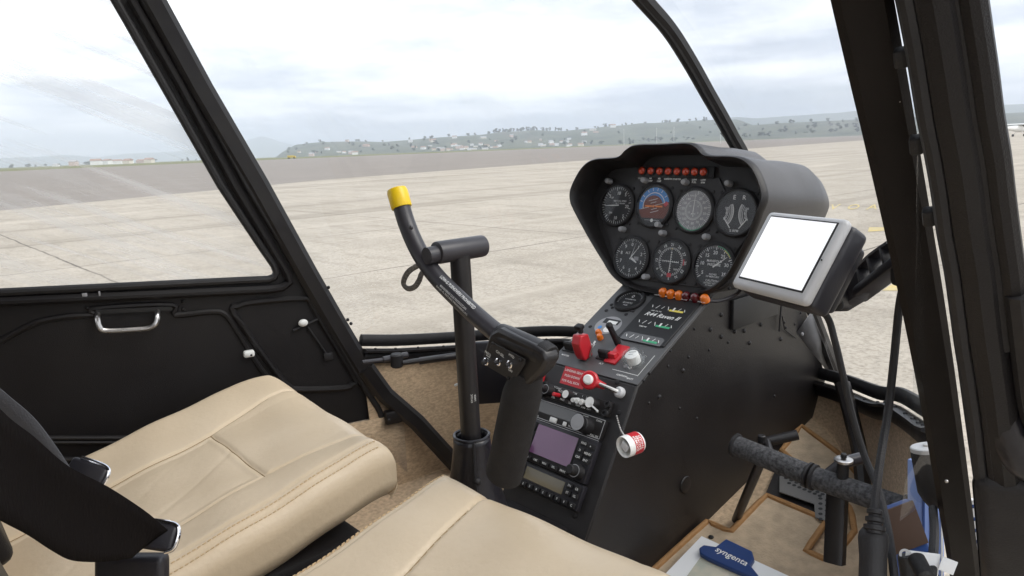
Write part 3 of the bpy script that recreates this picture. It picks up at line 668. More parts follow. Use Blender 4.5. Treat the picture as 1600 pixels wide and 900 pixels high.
b = MB(); b.tube(catmull([rpnt(1568, 640, -.008), rpnt(1574, 668, .0), rpnt(1586, 698, .004), rpnt(1612, 722, .004), rpnt(1700, 736, .004)], 5), .013, 12); b.build('arm_bolster', VINYL, dr)
MB().box(sub(RF_, *V(1640, 850), .004), .10, .16, .02, .012, 3).build('door_pocket', RUB, dr)
b = MB(); wp = w0+[(w0[-1][0]+.40, w0[-1][1]-.02), (w0[-1][0]+.36, .36)]; b.add([(p[0], p[1], -.015) for p in wp], [tuple(range(len(wp)))], 0, RF_)
ob = b.build('window_pane', SCREENG, dr)
for y in (100, 238, 352): 
    b = MB(); q = V(1394+y*.175, y); b.box(sub(RF_, q[0]-.002, q[1], -.012), .008, .012, .010, .002); b.build('door_bumper', RUB, dr)

# ================================================================== SEATS
SEAM = mat('seam_shadow_thread', (.33, .23, .12), .8)
def seat(s, label):
    t = thing('front_seat', label, 'seat', (.2, MIDY+s*.285, .97), 'front seats')
    X0, W0, W1 = -.02, (.068 if s > 0 else .050), .515; nx, ny = 240, 240; r = .040; H = .086
    seams_l = .168, .372; crossX = .357
    L = lambda w: (.512+(w-.07)*.07)-X0
    Wd = W1-W0
    def side(q, T):                                           # distance along the cover -> (position, drop)
        if q < 0:
            a = min(1, -q/(r*1.57)); rest = max(0, -q-r*1.57)
            return r-r*math.sin(a*math.pi/2)+.012*max(0, (rest-.022)/.024)**2, r-r*math.cos(a*math.pi/2)+rest
        return r+q*(T-2*r)/T if False else r+q, 0
    E_ = r*1.57+H-r
    def ax(q, T):                                             # q from -E_ to (T-2r)+E_
        if q <= 0: return side(q, T)
        if q >= T-2*r: a, d = side(-(q-(T-2*r)), T); return T-a, d
        return r+q, 0
    def fn(u, v):
        qw = lerp(-E_, Wd-2*r+E_, v); pw, dw = ax(qw, Wd); w = W0+pw
        T = L(w); qx = lerp(-E_, T-2*r+E_, u); px, dx = ax(qx, T); X = X0+px
        c = 1-((px/T-.5)*2)**8*.0; un = (pw/Wd-.5)*2; uf = max(0, px/T-.82)/.18
        w_ = w-uf*uf*.022*max(0, un)-(.03*uf*uf*max(0, un)**3)     # corners rounded in plan at the front
        X_ = X-(.028 if un > 0 else .008)*abs(un)**3*min(1, uf)
        drop = (dw**8+dx**8)**(1/8)
        zt = 1.038+(X-.2)*.235+(.020*max(0, (w-.36)/.155)**1.0*(1-max(0, (w-.47)/.045)**2*.6) if w > .36 else 0)+(.006*max(0, (.17-w)/.10) if w < .17 else 0)
        if X > .44: zt -= ((X-.44)/.09)**2*.016
        d1 = min(abs(w-(seams_l[0]-max(0, X-.36)*.22)), abs(w-(seams_l[1]+max(0, X-.36)*.20)))
        d2 = abs(X-crossX) if seams_l[0] < w < seams_l[1] else 1
        d = min(d1, d2)
        z = zt-.0034*math.exp(-(d/.0030)**2)-.0030*math.exp(-d/.022)
        z += .0012*math.sin(w*41+X*23)+.0010*math.sin(X*57-w*19)
        if X < crossX and seams_l[0] < w < seams_l[1]:           # creases in the sat-on panel
            z -= .0006*math.exp(-(((w-.20)-(X-.20)*.55)/.006)**2)*max(0, min(1, (X-.12)/.1))+.0004*math.exp(-(((w-.235)-(X-.15)*.75)/.007)**2)*max(0, min(1, (.33-X)/.1))
            z -= .0035*min(1, d/.012)
        dp_ = abs(qw-(.004))
        z -= .0022*math.exp(-((qw+.012)/.0022)**2)+.0016*math.exp(-((qw+.026)/.002)**2)
        z -= drop
        return Vector((X_, MIDY+s*w_, z))
    cu_ = MB().grid(fn, nx, ny, flip=(s > 0)).build('cushion', LEATH, t, sharp=70)
    sm = MB()
    def top_at(X, w): return fn((X-X0-r+E_)/(L(w)-2*r+2*E_), (w-W0-r+E_)/(Wd-2*r+2*E_))+Vector((0, 0, .0002))
    for s_ in (0, 1):
        sm.tube([top_at(X, seams_l[s_]+(-1 if s_ == 0 else 1)*max(0, X-.36)*(.22 if s_ == 0 else .20)) for X in [i*.0055+.03 for i in range(80)]], .0009, 5)
    sm.tube([top_at(crossX, lerp(seams_l[0], seams_l[1], i/40)) for i in range(41)], .0009, 5)
    sm.build('seam', SEAM, cu_)
    b = MB()
    for q_ in (-.019, -.031):                         # rows of stitching beside the inner seam
        for k in range(74):
            T = L(W0); pts = []
            for kk in (k, k+.62):
                pts.append(fn((E_+.02+kk*.0061)/(T-2*r+2*E_), (q_+E_)/(Wd-2*r+2*E_))+Vector((0, -s*.0004, .0006)))
            b.tube(pts, .0008, 5)
    if s: b.build('stitching', THREAD, cu_)
    # backrest
    BM = frame((-.055, MIDY+s*.29, 1.275), (0, -1, 0), (-.25, 0, 1))
    MB().box(BM, .425, .56, .085, .036, 5).build('backrest', LEATH, t, sharp=70)
    b = MB()
    for a_ in (-.115, .115): b.tube([at(BM, a_, -.235, .0425), at(BM, a_, .235, .0425)], .0012, 6)
    b.tube([at(BM, -.115, .06, .0425), at(BM, .115, .06, .0425)], .0012, 6); b.build('seam', SEAM, t)
    MB().box(sub(BM, 0, .02, -.060), .33, .46, .03, .012, 3).build('backrest_shell', PLASTIC, t)
    return t
seat(1, 'beige leather left seat beside the closed black door')
seat(-1, 'beige leather right seat nearest the camera, in front of the radios')

# ================================================================== INSTRUMENT CONSOLE
con = thing('instrument_console', 'black centre instrument console with round gauges, switches and radio stack', 'console', (1.0, .75, .85))
SD = .655                                                    # right side face
b = MB(); side = [(.705, .905), (.842, 1.134), (1.043, 1.238), (1.075, 1.262), (1.30, 1.262), (1.385, 1.165), (1.50, .985), (1.47, .88), (.80, .79), (.705, .79)]
b.prism(frame((0, .845, 0), (1, 0, 0), (0, 0, 1)), side, 0, .19); b.build('pedestal', CONS, con, bevel=.003)
PN = Vector((-math.cos(R(12)), 0, math.sin(R(12))))
PF = frame((1.058, MIDY, 1.34), (0, -1, 0), (math.sin(R(12)), 0, math.cos(R(12))))
SF = frame((.94, MIDY, 1.1856), (0, -1, 0), (math.cos(R(27.3)), 0, math.sin(R(27.3))))     # sloping switch panel
RF = frame((.7735, MIDY, 1.0204), (0, -1, 0), (.137, 0, .229))                                # rear radio face
# re-seat the two frames on the side profile
p0_, p1_ = Vector((.842, MIDY, 1.134)), Vector((1.043, MIDY, 1.238)); SF = frame((p0_+p1_)/2, (0, -1, 0), p1_-p0_)
p0_, p1_ = Vector((.705, MIDY, .905)), Vector((.842, MIDY, 1.134)); RF = frame((p0_+p1_)/2, (0, -1, 0), p1_-p0_)
PU, SU, RU = (lambda x, y: uv(PF, x, y)), (lambda x, y: uv(SF, x, y)), (lambda x, y: uv(RF, x, y))
# hood rim (in panel coordinates, u to the right)
half = [(.000, .149), (.054, .149), (.075, .141), (.094, .128), (.146, .125), (.172, .114), (.190, .092), (.202, .062), (.194, .034), (.176, .0), (.155, -.034), (.126, -.073), (.094, -.096), (.05, -.108), (.0, -.110)]
loop = half+[(-a, c) for a, c in half[-2:0:-1]]
rc = [(p.x, p.y) for p in catmull([(a, c, 0) for a, c in loop], 5, closed=True)]; nr = len(rc)
def scl(k, dv=0, pinch=0): return [(a*k, (c-.01)*k+.01+dv) for a, c in rc]
b = MB(); rings = []
D_ = lambda c: lerp(.014, .056, min(1, max(0, (c+.065)/.105)))+.004*max(0, c/.15)
for k, zfun in ((.925, lambda c: .0005), (.945, lambda c: D_(c)*.7), (.962, lambda c: D_(c)), (.98, lambda c: D_(c)+.003), (1.0, lambda c: D_(c)-.001), (1.008, lambda c: D_(c)-.008)):
    rings.append([at(PF, a, c, zfun(c0)) for (a, c), (a0, c0) in zip(scl(k), rc)])
for dx, k, dz in ((.03, 1.015, 0), (.08, 1.015, -.003), (.14, 1.0, -.008), (.18, .965, -.018), (.215, .87, -.028), (.238, .69, -.036), (.250, .40, -.043), (.253, .02, -.046)):
    rings.append([at(PF, a, c, 0)+Vector((dx, 0, dz-dx*.0)) for a, c in scl(k)])
v = [p for q in rings for p in q]; f = [(i*nr+k, i*nr+(k+1) % nr, (i+1)*nr+(k+1) % nr, (i+1)*nr+k) for i in range(len(rings)-1) for k in range(nr)]
b.add(v, [q[::-1] for q in f]); b.m = [1 if i < 5*nr else 0 for i in range(len(b.f))]; b.build('panel_hood', [COWL, CONS], con, sharp=70)  # outer shell greyed for its sheen, inside darker: light put into the colours
b = MB(); b.add([at(PF, a, c, 0) for a, c in scl(.935)], [tuple(range(nr))[::-1]]); b.build('panel_backing', FACE, con)
pl = [(-.165, .076), (-.10, .077), (-.085, .10), (.085, .10), (.10, .077), (.168, .076), (.172, .04), (.095, -.088), (-.095, -.088), (-.172, .04)]
b = MB(); b.prism(PF, pl, .0012, .003); b.build('panel_plate', FACE, con, bevel=.001)
PZ = .0032
DGREY = mat('dull_grey_metal', (.16, .155, .15), .5)
def screw(b, M, x, y, z, r=.0028, m=0): b.lathe(sub(M, x, y, z), [(r, -.0005), (r, .001), (r*.6, .0018)], 10, m)
def gauge(M, u, v, z, r, build_dial, needle=None, glass_=True, name='gauge', mats=None):
    g = MB(); g.lathe(sub(M, u, v, z), [(r*1.13, 0), (r*1.13, .004), (r*1.06, .0065), (r*1.0, .0065), (r*.97, .0022)], 40, 0, cap0=False, cap1=False)
    for k in range(4): a = math.pi/4+k*math.pi/2; screw(g, M, u+r*1.27*math.cos(a), v+r*1.27*math.sin(a), z)
    o = g.build(name, RUB, con)
    d = MB(); Md = sub(M, u, v, z+.0022); d.disc(Md, r, 0, 0, 48); build_dial(d, Md, r); d.build('dial', mats or [BLACK, MARK, ORMK, BLUED, BROWN, GRNMK, YELMK, RED, GREY], o)
    if needle:
        n_ = MB(); needle(n_, sub(M, u, v, z+.0034), r); n_.build('needle', [MARK, ORMK, BLACK], o)
    if glass_: MB().disc(sub(M, u, v, z+.0055), r*.995, 0, 0, 48).build('glass', GLASS, o)
    return o
def tick(d, M, r, a, r0_, r1_, w, m=1, z=.0003): d.quad(sub(M, (r0_+r1_)/2*r*math.cos(a), (r0_+r1_)/2*r*math.sin(a)), 0, 0, (r1_-r0_)*r, w, z, m, a)
def ticks(d, M, r, n, a0, a1, r0_, r1_, w=.0007, m=1):
    for i in range(n): tick(d, M, r, R(lerp(a0, a1, i/(n-1))), r0_, r1_, w, m)
def nums(d, M, r, labels, a0, a1, rad, size, m=1, rot=False):
    for i, s_ in enumerate(labels):
        a = R(lerp(a0, a1, i/max(1, len(labels)-1)))
        T = sub(M, rad*r*math.cos(a), rad*r*math.sin(a), .0003)
        if rot: T = T @ Matrix.Rotation(a-math.pi/2, 4, 'Z')
        d.text(T, s_, size, m)
def hand(n_, M, r, a, l0, l1, w, m=0, tip=.3):
    a = R(a); n_.add([(l0*r*math.cos(a)-w*math.sin(a), l0*r*math.sin(a)+w*math.cos(a), 0), (l0*r*math.cos(a)+w*math.sin(a), l0*r*math.sin(a)-w*math.cos(a), 0), (l1*r*math.cos(a)+w*tip*math.sin(a), l1*r*math.sin(a)-w*tip*math.cos(a), 0), (l1*r*math.cos(a)-w*tip*math.sin(a), l1*r*math.sin(a)+w*tip*math.cos(a), 0)], [(0, 1, 2, 3)], m, M)
def d_vsi(d, M, r):
    ticks(d, M, r, 41, 10, 350, .84, .97); ticks(d, M, r, 9, 10, 350, .76, .97, .0011)
    for t_, x, y in (('10', .05, .62), ('20', .66, -.05), ('10', 0, -.66), ('5', .5, .55), ('5', -.5, .45), ('5', .5, -.55)): d.text(sub(M, x*r, y*r, .0003), t_, .0085, 1)
    d.text(sub(M, .18*r, .22*r, .0003), 'VERTICAL SPEED', .0042, 1); d.text(sub(M, .2*r, .1*r, .0003), '100 FT PER MIN', .0034, 1); d.text(sub(M, -.35*r, .38*r, .0003), 'UP', .005, 1); d.text(sub(M, -.35*r, -.4*r, .0003), 'DN', .005, 1)
def d_att(d, M, r):
    rr = .90*r; k = R(14); N = 24
    up = [(rr*math.cos(k+math.pi*i/N), rr*math.sin(k+math.pi*i/N), .0003) for i in range(N+1)]; d.add(up, [tuple(range(N+1))], 3, M)
    lo = [(rr*math.cos(k+math.pi+math.pi*i/N), rr*math.sin(k+math.pi+math.pi*i/N), .0003) for i in range(N+1)]; d.add(lo, [tuple(range(N+1))], 4, M)
    q = .62*r; lo = [(q*math.cos(k+math.pi*i/N)-.002, q*math.sin(k+math.pi*i/N)-.004, .0005) for i in range(N+1)]; d.add(lo, [tuple(range(N+1))], 4, M)
    d.ringflat(M, .62*r, .66*r, k, k+math.pi, .0007, 1)
    d.quad(M, 0, 0, 1.6*r, .0008, .0006, 1, k)
    for i, L_ in ((.16, .35), (.3, .55), (-.16, .35), (-.3, .5)): d.quad(sub(M, -i*r*math.sin(k), i*r*math.cos(k)), 0, 0, L_*r, .0008, .0007, 1, k)
    for a in (35, 60, 80, 100, 120, 145, 165): tick(d, M, r, R(a), .74, .88, .0012, 1, .0007)
    d.quad(M, -.30*r, -.03*r, .42*r, .003, .001, 2); d.quad(M, .32*r, -.03*r, .42*r, .003, .001, 2); d.quad(M, 0, -.03*r, .004, .004, .001, 2); d.quad(M, .72*r, .1*r, .22*r, .007, .001, 7, .7)
    d.add([(-.72*r, -.62*r, .0011), (.72*r, -.62*r, .0011), (.45*r, -.93*r, .0011), (-.45*r, -.93*r, .0011)], [(3, 2, 1, 0)], 0, M)
    d.quad(M, 0, -.72*r, .9*r, .0012, .0013, 8); d.disc(M, .0032, .0015, 1, 14, 0, -.73*r)
def d_asi(d, M, r):
    d.disc(M, r*.93, .0002, 8, 40); ticks(d, M, r, 57, 80, -240, .80, .92, .0007); ticks(d, M, r, 15, 80, -240, .74, .93, .0012)  # grey disc paints the reflection in the glass onto the dial
    nums(d, M, r, ['20', '30', '40', '50', '60', '70', '80', '90', '100', '110', '120', '130', '140'], 60, -235, .63, .0062); ticks(d, M, r, 44, 70, -230, .38, .45, .0006); d.ringflat(M, r*.455, r*.47, 0, 6.283, .0003, 1, 40)
    nums(d, M, r, ['4', '6', '8', '10', '12'], 40, -220, .28, .0048); d.text(sub(M, 0, -.18*r, .0003), 'MPH', .0045, 1); d.text(sub(M, -.1*r, .68*r, .0003), 'KNOTS', .004, 1); d.ringflat(M, r*.93, r*.98, R(-140), R(-40), .0003, 5, 20)
def d_tach(d, M, r):
    for s_ in (-1, 1):
        cx_ = s_*.95*r; a0, a1 = (R(-42), R(28)) if s_ < 0 else (R(222), R(152))
        for rad, w_ in ((.80, .0012), (.62, .0008)): d.ringflat(M, rad*r, rad*r+w_, min(a0, a1), max(a0, a1), .0003, 1, 24, cx_, 0)
        for i in range(21): a = lerp(a0, a1, i/20); d.quad(sub(M, cx_+.74*r*math.cos(a), .74*r*math.sin(a)), 0, 0, .12*r, .0008, .0003, 1, a)
        for i, s2 in enumerate(('50', '60', '70', '80', '90', '100')): a = lerp(a0, a1, (i+.5)/6); d.text(sub(M, cx_+.50*r*math.cos(a), .50*r*math.sin(a), .0003), s2, .0052, 1)
        d.quad(M, s_*.40*r, -.48*r, .58*r, .0016, .0005, 1, s_*.9)
    d.text(sub(M, -.18*r, .68*r, .0003), 'E', .0105, 1); d.text(sub(M, .30*r, .68*r, .0003), 'R', .0105, 1); d.text(sub(M, 0, -.82*r, .0003), '% RPM', .0058, 1)
def d_alt(d, M, r):
    ticks(d, M, r, 51, 90, -270, .86, .96, .0007); ticks(d, M, r, 11, 90, -270, .80, .97, .0012); nums(d, M, r, [str(i) for i in range(10)], 90, 90-324, .66, .0088)
    d.text(sub(M, -.22*r, .22*r, .0003), 'ALT', .0062, 1); d.quad(M, .33*r, -.02*r, .3*r, .007, .0003, 8)
def d_dg(d, M, r):
    ticks(d, M, r, 73, 90, -270, .62, .70, .0006); ticks(d, M, r, 37, 90, -270, .58, .70, .0009)
    nums(d, M, r, ['21', '24', '27', '30', '33', 'N', '3', '6', '9', '12', '15', '18'], 90, -240, .81, .0072, 1, True)
    for i in range(-4, 5): d.quad(M, i*.11*r, 0, .0012, .003, .0003, 1); d.quad(M, 0, i*.11*r, .003, .0012, .0003, 1)
    d.add([(-.002, .60*r, .0003), (.002, .60*r, .0003), (0, .68*r, .0003)], [(0, 1, 2)], 6, M); d.quad(M, .0, -.66*r, .24*r, .0075, .0005, 7); d.quad(M, .74*r, .02*r, .0022, .3*r, .0006, 7); d.text(sub(M, .36*r, -.36*r, .0003), 'NAV', .005, 1)
def d_map(d, M, r):
    ticks(d, M, r, 41, 215, -40, .84, .95, .0007); ticks(d, M, r, 9, 215, -40, .78, .96, .0016); nums(d, M, r, ['5', '10', '15', '20', '25', '30', '35'], 210, -30, .64, .0085)
    d.ringflat(M, r*.92, r*.97, R(35), R(85), .0004, 5, 16); d.ringflat(M, r*.88, r*.915, R(30), R(60), .0004, 6, 12)
    d.text(sub(M, 0, .25*r, .0003), 'MANIFOLD', .0058, 1); d.text(sub(M, 0, .08*r, .0003), 'PRESSURE', .0058, 1); d.text(sub(M, 0, -.36*r, .0003), 'INCHES', .0042, 1); d.text(sub(M, 0, -.47*r, .0003), 'OF MERCURY', .0042, 1)
    d.text(sub(M, 0, -.66*r, .0003), 'CAUTION', .0055, 1); d.text(sub(M, 0, -.78*r, .0003), 'DO NOT EXCEED', .0038, 1); d.text(sub(M, 0, -.88*r, .0003), 'AT HIGH DATA', .0034, 1)
GA = [(966.7, 321.3, d_vsi, lambda n, M, r: hand(n, M, r, 183, -.15, .78, .0011)), (1024.5, 322, d_att, None), (1086.5, 329, d_asi, lambda n, M, r: hand(n, M, r, 88, -.12, .82, .0010)), (1153.0, 333, d_tach, None),
      (988.7, 402.8, d_alt, lambda n, M, r: (hand(n, M, r, 52, -.1, .8, .0010), hand(n, M, r, 72, -.1, .78, .0006), hand(n, M, r, -30, .05, .45, .0024, 0, .5))), (1050.7, 409, d_dg, lambda n, M, r: (hand(n, M, r, 178, -.48, .62, .0007), hand(n, M, r, 88, -.55, .62, .0008))), (1118, 417, d_map, lambda n, M, r: hand(n, M, r, 37, -.05, .80, .0013))]
for x, y, fn_, nd in GA: gauge(PF, *PU(x, y), PZ, .0365, fn_, nd)
for x, y in ((956, 284), (1012, 283), (1075, 286), (1143, 288), (977, 359), (1040, 365), (1108, 371)):
    b = MB(); u_, v_ = PU(x, y); b.lathe(sub(PF, u_, v_, PZ), [(.0054, 0), (.0054, .010), (.0044, .0130), (.002, .0142)], 16); b.build('post_light', GREY, con)
for x, y in ((1014, 433), (1034, 352)):
    b = MB(); b.lathe(sub(PF, *PU(x, y), PZ), [(.0052, 0), (.0052, .012), (.0045, .0135)], 16); b.build('adjust_knob', GREY, con)
b = MB(); b.box(sub(PF, PU(1055, 270)[0], PU(1055, 270)[1], .004), .165, .020, .006, .001); lp = b.build('warning_light_panel', BLACK, con)
for i, s_ in enumerate(('CLUTCH', 'MR TEMP', 'MR CHIP', 'CARBON', 'STARTER', 'TR CHIP', 'LOW FUEL', 'LOW RPM')):
    x = lerp(1008, 1104, i/7); y = lerp(268, 270, i/7); u_, v_ = PU(x, y)
    b = MB(); b.lathe(sub(PF, u_, v_, .007), [(.0088, -.001), (.0088, .002), (.0072, .003)], 18, 1, cap1=False); b.lathe(sub(PF, u_, v_, .007), [(.0072, .001), (.0062, .005), (.0034, .007), (.0008, .0074)], 18); b.build('warning_light', [REDL, BLACK], con)
    b = MB(); b.text(sub(PF, u_, v_-.0135, .0074), s_.split()[0], .0042); 
    if ' ' in s_: b.text(sub(PF, u_, v_-.018, .0074), s_.split()[1], .0042)
    b.build('lettering', MARK, lp)
# ---------- sloping switch panel
p = [SU(x, y) for x, y in ((868, 560), (992, 606), (1112, 468), (965, 452))]
b = MB(); hw = .0945; L2 = (p1_-p0_).length/2; SL = (Vector((1.043, 0, 1.238))-Vector((.842, 0, 1.134))).length/2
b.prism(SF, [(-hw, -SL), (hw, -SL), (hw, SL*.99), (-hw, SL*.99)], .0005, .0025); b.build('switch_plate', PLATE, con, bevel=.0008)
b = MB(); b.box(sub(SF, 0, SL+.010, .004), .19, .026, .010, .002); b.build('annunciator_strip', FACE, con)
for x, y, m_ in ((1037, 459, ORANGE), (1049, 461.5, ORANGE), (1062, 463.5, ORANGE), (1073, 465, DRED), (1087, 467, DRED), (1102, 469, ORANGE)):
    u_, v_ = uv(sub(SF, 0, 0, .008), x, y); b = MB(); b.lathe(sub(SF, u_, v_, .008), [(.0082, -.002), (.0082, .004), (.0068, .0085), (.0035, .011), (.0006, .0118)], 18); b.build('warning_light', m_, con)
b = MB()
for x, y, t_ in ((1031, 468, 'CLUTCH'), (1044, 470, 'ALT'), (1058, 472, 'FUEL'), (1071, 475, 'BRAKE'), (1083, 476, 'GOV'), (1098, 479, 'GUARD')): b.text(sub(SF, *SU(x, y), .0098), t_, .0042)
b.build('lettering', MARK, con)
# black block with engine windows
q = [SU(x, y) for x, y in ((968, 529), (1035, 545), (1090, 480), (1020, 470))]
bx0 = min(q[0][0], q[3][0]); bx1 = .088; by0 = q[0][1]-.002; by1 = SL*.97
b = MB(); b.prism(SF, [(bx0, by0), (bx1, by0), (bx1, by1), (bx0, by1)], .002, .0055); blk = b.build('engine_gauge_block', BLACK, con, bevel=.001)
bw = (bx0+bx1)/2
for x, y, tx, mk in ((1047, 487, 'AMP OIL', YELMK), (1031, 512, 'TEMP', GRNMK), (1008, 534, '', GRNMK)):
    u_, v_ = SU(x, y); u_ = bw
    b = MB(); w2 = (bx1-bx0)*.86; M = sub(SF, u_, v_, .0056)
    b.add([(-w2/2, -.009, 0), (w2/2, -.009, 0), (w2/2, .006, 0), (w2/2-.006, .0105, 0), (-w2/2+.006, .0105, 0), (-w2/2, .006, 0)], [(0, 1, 2, 3, 4, 5)], 0, M)
    for i in range(7): b.quad(M, lerp(-w2*.40, w2*.40, i/6), .001, .0012, .007+.003*(i % 2), .0003, 1, -.4 if i % 3 else .5)
    b.quad(M, w2*.22, -.003, w2*.34, .0045, .0003, 2); b.quad(M, w2*.14, .001, .0035, .008, .0004, 1)
    b.build('engine_gauge', [SMOKE if tx == '' else BLACK, MARK, mk], blk)
    if tx: b = MB(); b.text(sub(M, -w2*.22, -.0105, .0003), tx+' PSI', .0040); b.build('lettering', MARK, blk)
b = MB(); u_, v_ = SU(1043, 499); b.text(sub(SF, bw, v_-.001, .0060), 'R44 Raven II', .0135, 0, .35, 1.0); b.build('lettering', WHITE, blk)
# clock / carb gauge, ammeter oval
def d_clk(d, M, r):
    ticks(d, M, r, 25, 200, -20, .80, .93, .0006); d.text(sub(M, 0, .45*r, .0003), '0', .011, 1); d.text(sub(M, 0, .12*r, .0003), 'HOURMETER', .0042, 1); d.text(sub(M, 0, -.25*r, .0003), 'QUARTZ', .0052, 1); d.text(sub(M, 0, -.5*r, .0003), 'FUEL', .0046, 1)
gauge(SF, *SU(985, 473), .0026, .0265, d_clk, None, name='clock')
u_, v_ = SU(951, 510); b = MB(); M = sub(SF, u_, v_, .0028)
b.add([(.026*math.cos(a*math.pi/18), .024*math.sin(a*math.pi/18), 0) for a in range(36)], [tuple(range(36))], 0, M); b.quad(M, .001, .010, .034, .013, .0004, 1); b.quad(M, .004, .008, .020, .008, .0006, 2); b.disc(M, .0042, .0006, 3, 16, -.012, -.009); b.disc(M, .009, .0006, 2, 20, .007, -.010); b.build('compass_face', [GREY, BLACK, WHITE, BLUED], con)
for x, y in ((956, 478), (948, 487), (979, 493), (987, 487), (923, 512)): b = MB(); screw(b, SF, *SU(x, y), .0026, .0034); b.build('screw', RUB, con)
def slab_on(px, py, w, l, h, m, name, tilt=0, z=.0025, par=None):
    u_, v_ = SU(px, py); b = MB(); b.box(sub(SF, u_, v_, z+h/2) @ Matrix.Rotation(tilt, 4, 'X'), w, l, h, min(w, l, h)*.2); return b.build(name, m, par or con)
# lever with black stalk
b = MB(); q0 = at(SF, *SU(966, 538), .003); q1 = aD(952, 509, (q0-EYE).dot(cf)-.02); b.tube([q0, q0.lerp(q1, .5), q1], [.0058, .0052, .005], 12); b.sphere(q1, .0062, 12); b.build('carb_heat_lever', RUB, con)
for x, y in ((937, 524), (939, 531)): b = MB(); b.lathe(sub(SF, *SU(x, y), .0026), [(.0058, 0), (.0058, .005), (.004, .009), (.001, .0105)], 16); b.build('amber_lamp', ORANGE, con)
# red switch guard
gu = thing if False else None
u_, v_ = SU(915, 560); M = sub(SF, u_, v_, .003) @ Matrix.Rotation(R(-8), 4, 'X')
b = MB(); b.prism(frame(at(M, -.0095, 0, 0), M.col[1].xyz, M.col[2].xyz), [(-.010, 0), (.010, 0), (.014, .022), (.013, .040), (-.004, .046), (-.013, .034), (-.013, .012)], 0, .019); sg = b.build('switch_guard', RED, con, bevel=.0022)
b = MB(); p_ = at(M, 0, .006, .044); b.cyl(p_, p_+M.col[2].xyz*.010+M.col[1].xyz*.002, .0045, 12, bev=.001); b.box(frame(p_+M.col[2].xyz*.012, M.col[0].xyz, M.col[1].xyz), .014, .012, .008, .002); b.build('toggle', RUB, sg)
b = MB(); b.tube([at(M, .012, 0, .004), at(M, .014, .01, .018), at(M, .013, .02, .022)], .0016, 8); b.build('guard_spring', STEEL, sg)
def rocker(px, py, m1, name='rocker_switch'):
    u_, v_ = SU(px, py); M = sub(SF, u_, v_, .0026); b = MB(); b.box(sub(M, 0, 0, .001), .032, .020, .002, .0006); o = b.build(name, BLACK, con)
    b = MB(); b.prism(frame(at(M, -.009, 0, .002), M.col[1].xyz, M.col[2].xyz), [(-.008, 0), (.008, 0), (.006, .008), (-.002, .015), (-.006, .013)], 0, .018); b.build('paddle', m1, o, bevel=.001)
rocker(894, 546, RUB); rocker(948, 559, RUB)
u_, v_ = SU(962, 556); M = sub(SF, u_, v_, .003)
b = MB(); b.box(sub(M, .004, .0, .001), .024, .044, .004, .001); b.build('alternator_switch', RED, con); b = MB(); b.prism(frame(at(M, -.006, -.006, .003), M.col[1].xyz, M.col[2].xyz), [(-.007, 0), (.007, 0), (.004, .006), (-.005, .008)], 0, .016); b.build('alternator_paddle', RED, con, bevel=.001)
# clear ignition knob
u_, v_ = SU(992, 567); M = sub(SF, u_, v_, .003)
b = MB(); b.lathe(M, [(.0175, 0), (.0180, .006), (.0165, .016), (.014, .018)], 28); kn = b.build('clear_knob', CLEARP, con)
b = MB(); b.lathe(M, [(.011, 0), (.011, .015), (.008, .0165)], 24); b.quad(sub(M, 0, .004), 0, 0, .012, .0016, .0168, 1, .4); b.quad(sub(M, 0, -.002), 0, 0, .008, .0014, .0168, 1, .4); b.build('knob_core', [WHITE, GREY], kn)
b = MB()
for k in range(10): a = k*.63; b.sphere(at(M, .0195*math.cos(a), .0195*math.sin(a), .004), .0026, 8)
b.build('knob_lugs', CLEARP, kn)
b = MB()
for x, y, t_ in ((884, 557, 'MASTER'), (940, 570, 'ALT'), (972, 589, 'IGNITION'), (985, 594, 'BATT'), (925, 540, 'LIGHTS'), (899, 534, 'STROBE')): b.text(sub(SF, *SU(x, y), .0028), t_, .0048)
for q in (((906, 570), (918, 573)), ((930, 570), (950, 577)), ((975, 598), (990, 600))): pass
b.build('lettering', WHITE, con)
b = MB(); M = sub(SF, *SU(992, 566), .0028)
for cx_, cy_, w_, h_ in ((0, -.028, .05, .0008), (.026, -.004, .0008, .05)): b.quad(M, cx_, cy_, w_, h_)
b.build('panel_line', WHITE, con)
# ---------- rear face: radios
RL = (Vector((.842, 0, 1.134))-Vector((.705, 0, .905))).length/2
b = MB(); b.prism(RF, [(-.094, -RL), (.094, -RL), (.094, RL-.002), (-.094, RL-.002)], .0005, .003); b.build('radio_plate', FACE, con, bevel=.0008)
b = MB(); b.box(sub(RF, .0, -RL-.004, .006), .198, .022, .004, .001); 
for u_ in (-.085, .06): b.lathe(sub(RF, u_, -RL-.004, .008), [(.005, 0), (.004, .003)], 12)
b.build('kick_strip', PLATE, con)
def rect(px):
    q = [RU(*c) for c in px]; u0_ = (q[0][0]+q[2][0])/2; u1_ = (q[1][0]+q[3][0])/2; v1_ = (q[0][1]+q[1][1])/2; v0_ = (q[2][1]+q[3][1])/2
    return (u0_+u1_)/2, (v0_+v1_)/2, u1_-u0_, v1_-v0_
def unit(px, name, h=.008, m=CONS):
    u_, v_, w_, h_ = rect(px); b = MB(); b.box(sub(RF, u_, v_, .003+h/2), w_, h_, h, .0015); o = b.build(name, m, con); return o, sub(RF, u_, v_, .003+h+.0003), w_, h_
def knob(M, x, y, r, h, m, par, name='knob', ring=None, r2=None, h2=None):
    b = MB(); b.lathe(sub(M, x, y, 0), [(r*1.12, 0), (r*1.05, h*.25), (r, h*.9), (r*.88, h)], 22)
    if ring: b.ringflat(sub(M, x, y), r*.82, r*.95, 0, 6.283, h+.0002, 1, 24)
    if r2: b.lathe(sub(M, x, y, h), [(r2, 0), (r2, h2*.9), (r2*.85, h2)], 18)
    return b.build(name, [m, ring or m], par)
